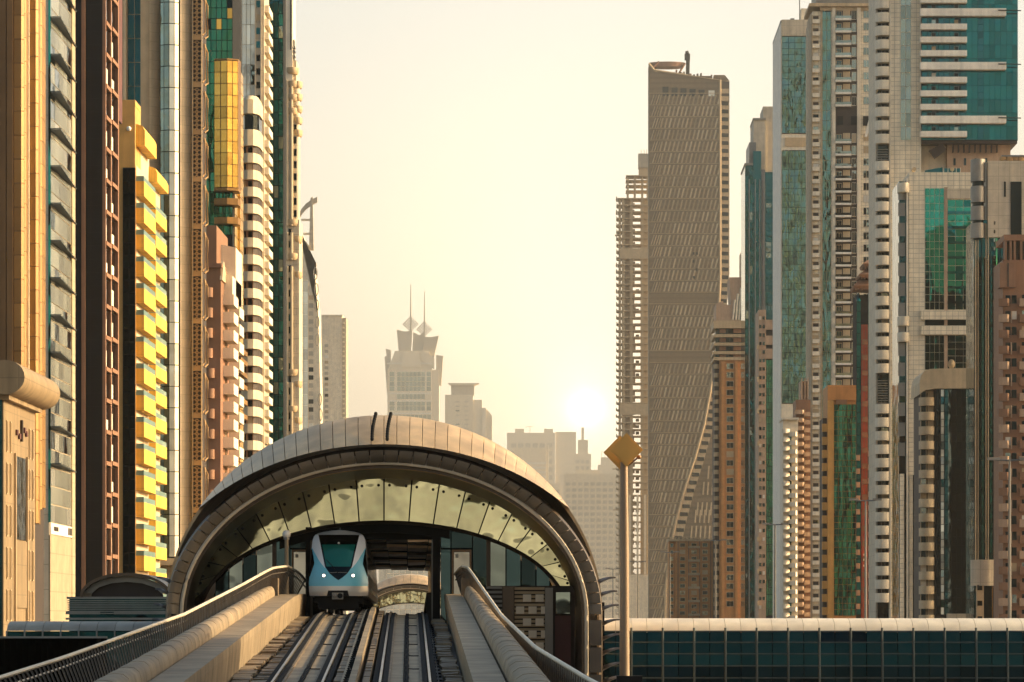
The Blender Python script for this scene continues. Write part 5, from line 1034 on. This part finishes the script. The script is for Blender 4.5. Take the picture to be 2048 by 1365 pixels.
# --- big white tower with long balconies and teal glass
t = T('white_teal_balcony_tower', 'big white tower with long balconies over a teal glass head at upper right', 'tower', 880, 1778)
L = lback(880, 1778, 1752)
t.box('pillar', 1779, 1841, TOP, None, 0, 24, 'white_tile'); t.box('left_core', 1757, 1778.7, TOP, None, 2.2, 24, 'glass_window')
curtain(t.o, t.x(1801), t.x(1822), t.z(281), t.z(TOP), 2, 13, -.01, 'glass_grey', .12)
for px in (1779, 1839): t.box('pillar_edge', px, px+3, TOP, None, -.25, -.01, 'white_wall')
rbal = rbalcm(3.6, 2.9, 1.75, 'white_wall', 14, .35); rw = winm(1.5, 1.2, 'grey_metal', 'glass_black', .1, .15, 1)
for j in range(47):
    py = -40+27*j
    if 290 < py < 325 or 755 < py < 815: continue
    ob('balcony', rbal, t.o, (t.x(1767), 2.2, t.z(py))); ob('window', rw, t.o, (t.x(1771.5), 2.18, t.z(py)+1.8))
for p0, p1 in ((297, 330), (760, 815)):
    for q in range(int((p1-p0)/5)): add('plant_louvre', G().box(t.x(1756), t.x(1777), 1.4, 2.1, t.z(p0+5*q)-.2, t.z(p0+5*q)), 'grey_panel', t.o)
t.box('street_wall', 1754, 1756.8, TOP, None, 3.5, 24, 'pale_stone')
t.box('head_core', 1842, 2034, TOP, 283, -1.5, 22, 'soot')
curtain(t.o, t.x(1842), t.x(1931), t.z(282), t.z(TOP), 8, 26, -1.52, 'glass_teal_dark', .10, alt=['glass_teal', 'glass_black'])
curtain(t.o, t.x(1931), t.x(2034), t.z(282), t.z(TOP), 9, 13, -1.52, 'glass_teal', .05, jit=.003, skip=lambda i, j: i == 2); curtain(t.o, t.x(1954), t.x(1965.5), t.z(282), t.z(TOP), 1, 26, -1.50, 'glass_teal_dark', .05)
def lb_(p0, p1, h): return balcm(t.x(p1)-t.x(p0), 2.0, h, 'white_bright', .18, None, 0, .25)
ls, ll = lb_(1838, 1931, 1.05), lb_(1838, 2009, 1.45); dwn = winm(.9, 1.7, 'grey_metal', 'glass_black', .08, .1)
for j in range(-3, 11):
    py = 275-26.8*(10-j) if False else 7+26.7*(j)
    wide = j in (-3, 1, 5, 9) and False
for py, wd in ((-71, 1), (-45, 0), (-18, 0), (9, 0), (35, 1), (62, 0), (88, 0), (115, 0), (142, 1), (168, 0), (195, 0), (222, 0), (249, 1), (276, 0)):
    ob('balcony', ll if wd else ls, t.o, ((t.x(1838)+t.x(2009 if wd else 1931))/2, -1.56, t.z(py)+.05))
    for px in (1866, 1911): ob('window', dwn, t.o, (t.x(px), -1.6, t.z(py)+.5+(.4 if wd else 0)))
    if wd: add('flag_rod', G().tube([(t.x(1993), -3.7, t.z(py-9)), (t.x(2038), -3.7, t.z(py-8))], .13, 5), 'soot', t.o)
add('head_soffit', G().box(t.x(1842), t.x(2033), -1.4, 20, t.z(289), t.z(283.2)), 'brown_dark', t.o)
t.box('neck', 1895, 2022, 289.2, 345, 1, 18, 'pink'); t.box('neck_side', 1841.5, 1894.5, 289.2, 345, 3, 17, 'haze_dark'); t.box('neck_base', 1842, 2045, 345.2, None, 2.5, 20, 'pale_stone')
for i in range(9): t.box('bracket', 1905+11*i, 1907+11*i, 289.3, 305, -.5, .98, 'brown_dark')
for px in (1908, 1929, 1950, 1971): t.box('neck_window', px, px+4, 316, 330, .85, .99, 'glass_window')
add('neck_ramp', G().prismy([(t.x(a), t.z(b)) for a, b in ((1858, 302), (1870, 318), (1893, 300), (1884, 287))], -.6, .9), 'brown_dark', t.o)
# --- lower white and emerald tower in front
t = T('white_emerald_tower', 'white tiled tower with emerald glass bands in front of the teal head', 'tower', 832, 1815)
t.box('wall', 1818, 1948, 345, 950, 0, 20, 'white_tile'); t.box('lower_wall', 1826, 1948, 950.2, None, 1.5, 20, 'glass_black'); t.box('left_core', 1799, 1817.7, 362, None, 1.0, 18, 'glass_navy')
lw = bxm(1.5, .25, 2.9, 'grey_panel', 'blind_panel'); rep('blind_panel', lw, t.o, [(t.x(1804), 1.0, t.z(432+40*j)) for j in range(13)])
for px in (1813,): t.box('slim_pier', px, px+3.6, 356, None, -.2, .98, 'white_wall')
t.box('foot_pier', 1800, 1808, 948, None, -.3, .98, 'white_tile'); t.box('foot_pier', 1818.5, 1825.5, 951, None, -.3, 1.4, 'pale_stone')
for py in (385, 652, 684): add('ring_balcony', rb_ := G().loft([[(t.x(1808)+1.35*k_*cos(a), 1.2+2.4*k_*sin(a), z) for a in [pi+pi*i/14 for i in range(15)]]+[(t.x(1818), 3, z), (t.x(1797), 3, z)] for k_, z in ((.94, 0), (1, .3), (1, 2.0))]), 'white_wall', t.o, (0, 0, t.z(py)), smooth=True)
add('curved_screen', G().loft([[(t.x(1797)+.2*q, .6-.12*sin(q*.5), t.z(400)), (t.x(1797)+.2*q, .6-.12*sin(q*.5), t.z(368)+.09*q)] for q in range(11)], closed=False), 'grey_panel', t.o)
curtain(t.o, t.x(1850), t.x(1888), t.z(620), t.z(377), 4, 16, -.02, 'glass_emerald', .10); curtain(t.o, t.x(1895), t.x(1942), t.z(620), t.z(400), 3, 15, -.02, 'glass_emerald', .10, alt=['glass_teal']); curtain(t.o, t.x(1850), t.x(1888), t.z(740), t.z(671), 4, 4, -.02, 'glass_emerald', .08); curtain(t.o, t.x(1895), t.x(1942), t.z(740), t.z(671), 3, 5, -.02, 'glass_emerald', .08, alt=['glass_teal_dark'])
fb_ = bxm(t.x(1942)-t.x(1895), .28, .55, 'glass_teal_dark', 'spandrel'); rep('spandrel', fb_, t.o, [((t.x(1942)+t.x(1895))/2, -.09, t.z(428+30*j)) for j in range(7)])
t.box('pink_pier', 1888.3, 1894.6, 375, 745, -.3, -.01, 'pink')
for a, b in ((622, 640), (652, 670)): t.box('white_beam', 1842, 1948, a, b, -.9, -.01, 'white_tile')
t.box('slot_glass', 1850, 1948, 640.2, 651.8, -.12, -.01, 'glass_teal_dark')
for px in (1829, 1905): add('roof_drum', G().loft([[(t.x(px)+.45*cos(a), y, t.z(338)+.45*sin(a)) for a in [2*pi*i/14 for i in range(14)]] for y in (.5, 3)]), 'sand', t.o, smooth=True)
t.box('roof_screen', 1888, 1922, 336, 344.8, 1, 2, 'glass_teal_dark'); t.box('recess_panel', 1894, 1942, 378, 398, -.4, -.02, 'pale_stone')
for i in range(5): t.box('roof_mullion', 1888+8.3*i, 1889+8.3*i, 335, 344.9, .8, .98, 'white_wall')
add('sloped_roof_glass', G().prismy([(t.x(a), t.z(b)) for a, b in ((1850, 345), (1886, 345), (1886, 334), (1850, 341))], .6, .8), 'glass_teal_dark', t.o)
# --- dark glass tower with cream cap
t = T('cream_capped_tower', 'dark glass tower with rounded cream cap and stacked round balconies', 'tower', 795, 1870)
t.box('glass_core', 1872, 1944, 778, None, 0, 18, 'soot'); t.box('balcony_core', 1842, 1871.8, 786, None, 1.2, 16, 'brown_dark')
add('cap', G().loft([[(t.x(a), y, t.z(b)) for a, b in ((1838, 790), (1838, 766), (1841, 752), (1848, 743), (1860, 739), (1945, 737), (1945, 778), (1872, 778), (1848, 782))] for y in (-1.4, 18)]), 'cream_plain', t.o, smooth=False)
add('satellite_dish', G().loft([[(t.x(1902)+.75*k_*cos(a), -1.0-.25*(1-k_), t.z(738)+.9+1.0*k_*sin(a)) for a in [2*pi*i/16 for i in range(16)]] for k_ in (.05, .5, 1)], cap=False), 'sand', t.o, smooth=True)
rbc = rbalcm(3.2, 2.2, 1.5, 'cream_plain', 12, .2); wc = winm(1.0, 1.3, 'cream_plain', 'glass_black', .12, .15); cp_ = bxm(1.2, .35, 1.4, 'cream_plain', 'wall_panel')
for j in range(16): z = t.z(810+29*j); ob('balcony', rbc, t.o, (t.x(1854), 1.2, z)); ob('window', wc, t.o, (t.x(1848), 1.19, z+1.5)); ob('wall_panel', cp_, t.o, (t.x(1862), 1.19, z+1.5))
curtain(t.o, t.x(1873), t.x(1880), t.z(1230), t.z(779), 1, 30, -.02, 'glass_black', .1); curtain(t.o, t.x(1881), t.x(1888), t.z(1230), t.z(779), 1, 30, -.3, 'glass_pale', .12, jit=.06, alt=['glass_teal_dark', 'glass_grey']); curtain(t.o, t.x(1889), t.x(1901), t.z(1230), t.z(779), 1, 30, -.02, 'glass_teal_dark', .1)
t.box('corner_pier', 1895.5, 1902, 779, None, -.45, -.1, 'glass_grey'); curtain(t.o, t.x(1903), t.x(1943), t.z(1230), t.z(779), 4, 26, -.02, 'glass_teal_dark', .06, alt=['glass_navy'], jit=.002)
t.box('roof_hut', 1890, 1935, 1228, None, -6, -3, 'pale_stone')
# --- grey tower with dark glass columns
t = T('dark_column_tower', 'grey tower with dark glass columns and steel drums at the right edge', 'tower', 762, 1975)
t.box('wall', 1976, 2090, 322, 475, 0, 18, 'pale_stone'); t.box('wall', 2002, 2090, 475.2, None, .3, 18, 'glass_teal_dark'); t.box('glass_core', 1949, 2001.8, 440, None, 1.0, 16, 'glass_teal_dark')
t.box('slot', 2008, 2011.5, 364, 394, -.15, -.01, 'glass_black'); t.box('dark_window', 2021, 2043, 364, 480, -.2, -.01, 'glass_black')
for a, b in ((318, 362), (372, 404), (412, 440), (446, 476)):
    add('steel_drum', G().loft([[(t.x(1958)+1.45*cos(q), 2.0+2.4*sin(q), z) for q in [2*pi*i/24 for i in range(24)]] for z in (t.z(b), t.z(a))]), 'grey_panel', t.o, smooth=True)
add('drum_core', G().loft([[(t.x(1958)+1.2*cos(q), 2.1+2.0*sin(q), z) for q in [2*pi*i/20 for i in range(20)]] for z in (t.z(480), t.z(320))]), 'glass_black', t.o, smooth=True)
for px, w_, m in ((1950.5, 3.0, 'sand'), (1956, 2.0, 'sand'), (1963, 5.5, 'glass_navy'), (1971.5, 2.4, 'sand'), (1976, 2.8, 'cream_plain'), (1981, 4, 'glass_teal_dark'), (1990, 6, 'glass_green'), (1998, 4, 'glass_navy')):
    add('glass_column' if 'glass' in m else 'steel_column', G().tube([(t.x(px+w_/2), .75, t.z(1125)), (t.x(px+w_/2), .75, t.z(446 if px < 1975 else 430))], w_*t.k*.5, 8), m, t.o, smooth=True)
ld = bxm(.35, .3, .7, 'glass_grey', 'ladder_light'); rep('ladder_light', ld, t.o, [(t.x(1989), .3, t.z(450+17*j)) for j in range(40)])
add('drum_base', G().loft([[(t.x(1972)+2.9*cos(q), 1.8+2.8*sin(q), z) for q in [2*pi*i/28 for i in range(28)]] for z in (t.z(1172), t.z(1120))]), 'pale_stone', t.o, smooth=True)
t.box('base_pier', 1953, 1967, 1172, None, -.6, 1, 'sand'); t.box('base_glass', 1967.3, 2000, 1172, None, .2, .9, 'glass_black')
wb_ = winm(1.0, 1.0, 'sand', 'glass_black', .1, .1); rep('window', wb_, t.o, [(t.x(1959), -.6, t.z(1150+31*j+31)) for j in range(3)])
for px in (1984, 1990): t.box('gold_post', px, px+1.6, 1172, None, -.2, .18, 'gold_panel')
for i, px in enumerate((2010, 2022, 2034, 2046)): add('roof_plant', G().ball((t.x(px), 3, t.z(314)), .85+.15*(i % 2), 6, sz=.8), 'lattice', t.o)
t.box('roof_frame', 2006, 2060, 308, 311, 2, 4, 'grey_metal'); t.box('roof_frame', 2010, 2013, 311, 322, 2.4, 3, 'grey_metal')
# --- brown balcony building at the right edge
t = T('brown_corner_block', 'brown apartment block with square balconies cut by the right edge', 'apartment block', 735, 2000)
t.box('wall', 2006, 2120, 520, None, 0, 16, 'terracotta')
t.box('pergola_roof', 2008, 2120, 470, 482, -.4, 14, 'terracotta')
for px in (2009, 2019, 2027, 2040): t.box('pergola_post', px, px+4.5, 482.2, 520, -.3, 2, 'terracotta')
t.box('pergola_back', 2009, 2120, 482.2, 519.8, 2.2, 3, 'soot'); t.box('oriel', 1998, 2030, 527, 576, -1.2, 3, 'terracotta'); t.box('oriel_slit', 2013.4, 2016, 528, 575, -1.35, -1.21, 'brown_dark')
cbm = balcm(1.75, 1.5, 1.3, 'terracotta', .16); cbw = balcm(1.75, 1.5, 1.3, 'pink', .16); cw = winm(1.0, 1.6, 'brown', 'glass_black', .1, .1)
for j in range(21):
    z = t.z(612+31.5*j); ob('balcony', random.choice((cbm, cbw)), t.o, (t.x(2010), 0, z), (0, 0, -.35)); ob('balcony', random.choice((cbm, cbw)), t.o, (t.x(2047), 0, z)); ob('window', cw, t.o, (t.x(2028), 0, z+.4)); ob('window', cw, t.o, (t.x(2016), 0, z+.4)); ob('window', cw, t.o, (t.x(2049), 0, z+.5))
    if j % 2: add('pier_block', G().box(t.x(2021), t.x(2023.5), -.5, 0, z-.3, z+2), 'pink', t.o)
# ---------------------------------------------------------------- street lamps
for i, (px, py, aw, lab) in enumerate(((2019, 920, 44, 'tallest twin-arm street lamp before the brown block at the right edge'), (1731, 1001, 32, 'twin-arm street lamp before the pagoda-topped tower'), (1550, 1049, 26, 'twin-arm street lamp before the white-edged teal tower'), (1431, 1081, 22, 'twin-arm street lamp left of the orange tower'), (1340, 1105, 19, 'twin-arm street lamp before the salmon hotel'), (1276, 1124, 16, 'twin-arm street lamp just right of the diamond mast'), (1226, 1138, 15, 'smallest twin-arm street lamp between station and mast'))):
    d = 11.5*F/(HY-py); lo = bpy.data.objects.new('street_lamp', None); COL.objects.link(lo); lo.location = (wx(px, d), d, 0); tag(lo, lab, 'street lamp', 'twin-arm street lamps along the road')
    H = ZC+11.5; a = aw/F*d
    add('post', G().tube([(0, 0, 0), (0, 0, H*.6), (0, 0, H)], .17, 8, r2=.08), 'grey_metal', lo, smooth=True)
    for sg in (-1, 1):
        ar = add('arm', G().tube([(0, 0, H-.05), (sg*a*.5, 0, H-.02), (sg*a, 0, H+.12)], .07, 6), 'grey_metal', lo); add('lamp_head', G().box(min(sg*a*.45, sg*a), max(sg*a*.45, sg*a), -.18, .18, H-.02, H+.16), 'grey_panel', ar)
# ---------------------------------------------------------------- dusty air
hz_ = add('haze', G().box(-3200, 3200, -60, 12600, -1.0, 800), 'asphalt', kind='stuff')
hm = bpy.data.materials.new('haze_air'); hm.use_nodes = True; nd = hm.node_tree.nodes; nd.clear()
pv = nd.new('ShaderNodeVolumePrincipled'); mo = nd.new('ShaderNodeOutputMaterial'); hm.node_tree.links.new(pv.outputs[0], mo.inputs['Volume'])
pv.inputs['Color'].default_value = (.98, .92, .79, 1); pv.inputs['Density'].default_value = 0.65e-4; pv.inputs['Anisotropy'].default_value = .85
hz_.data.materials.clear(); hz_.data.materials.append(hm)
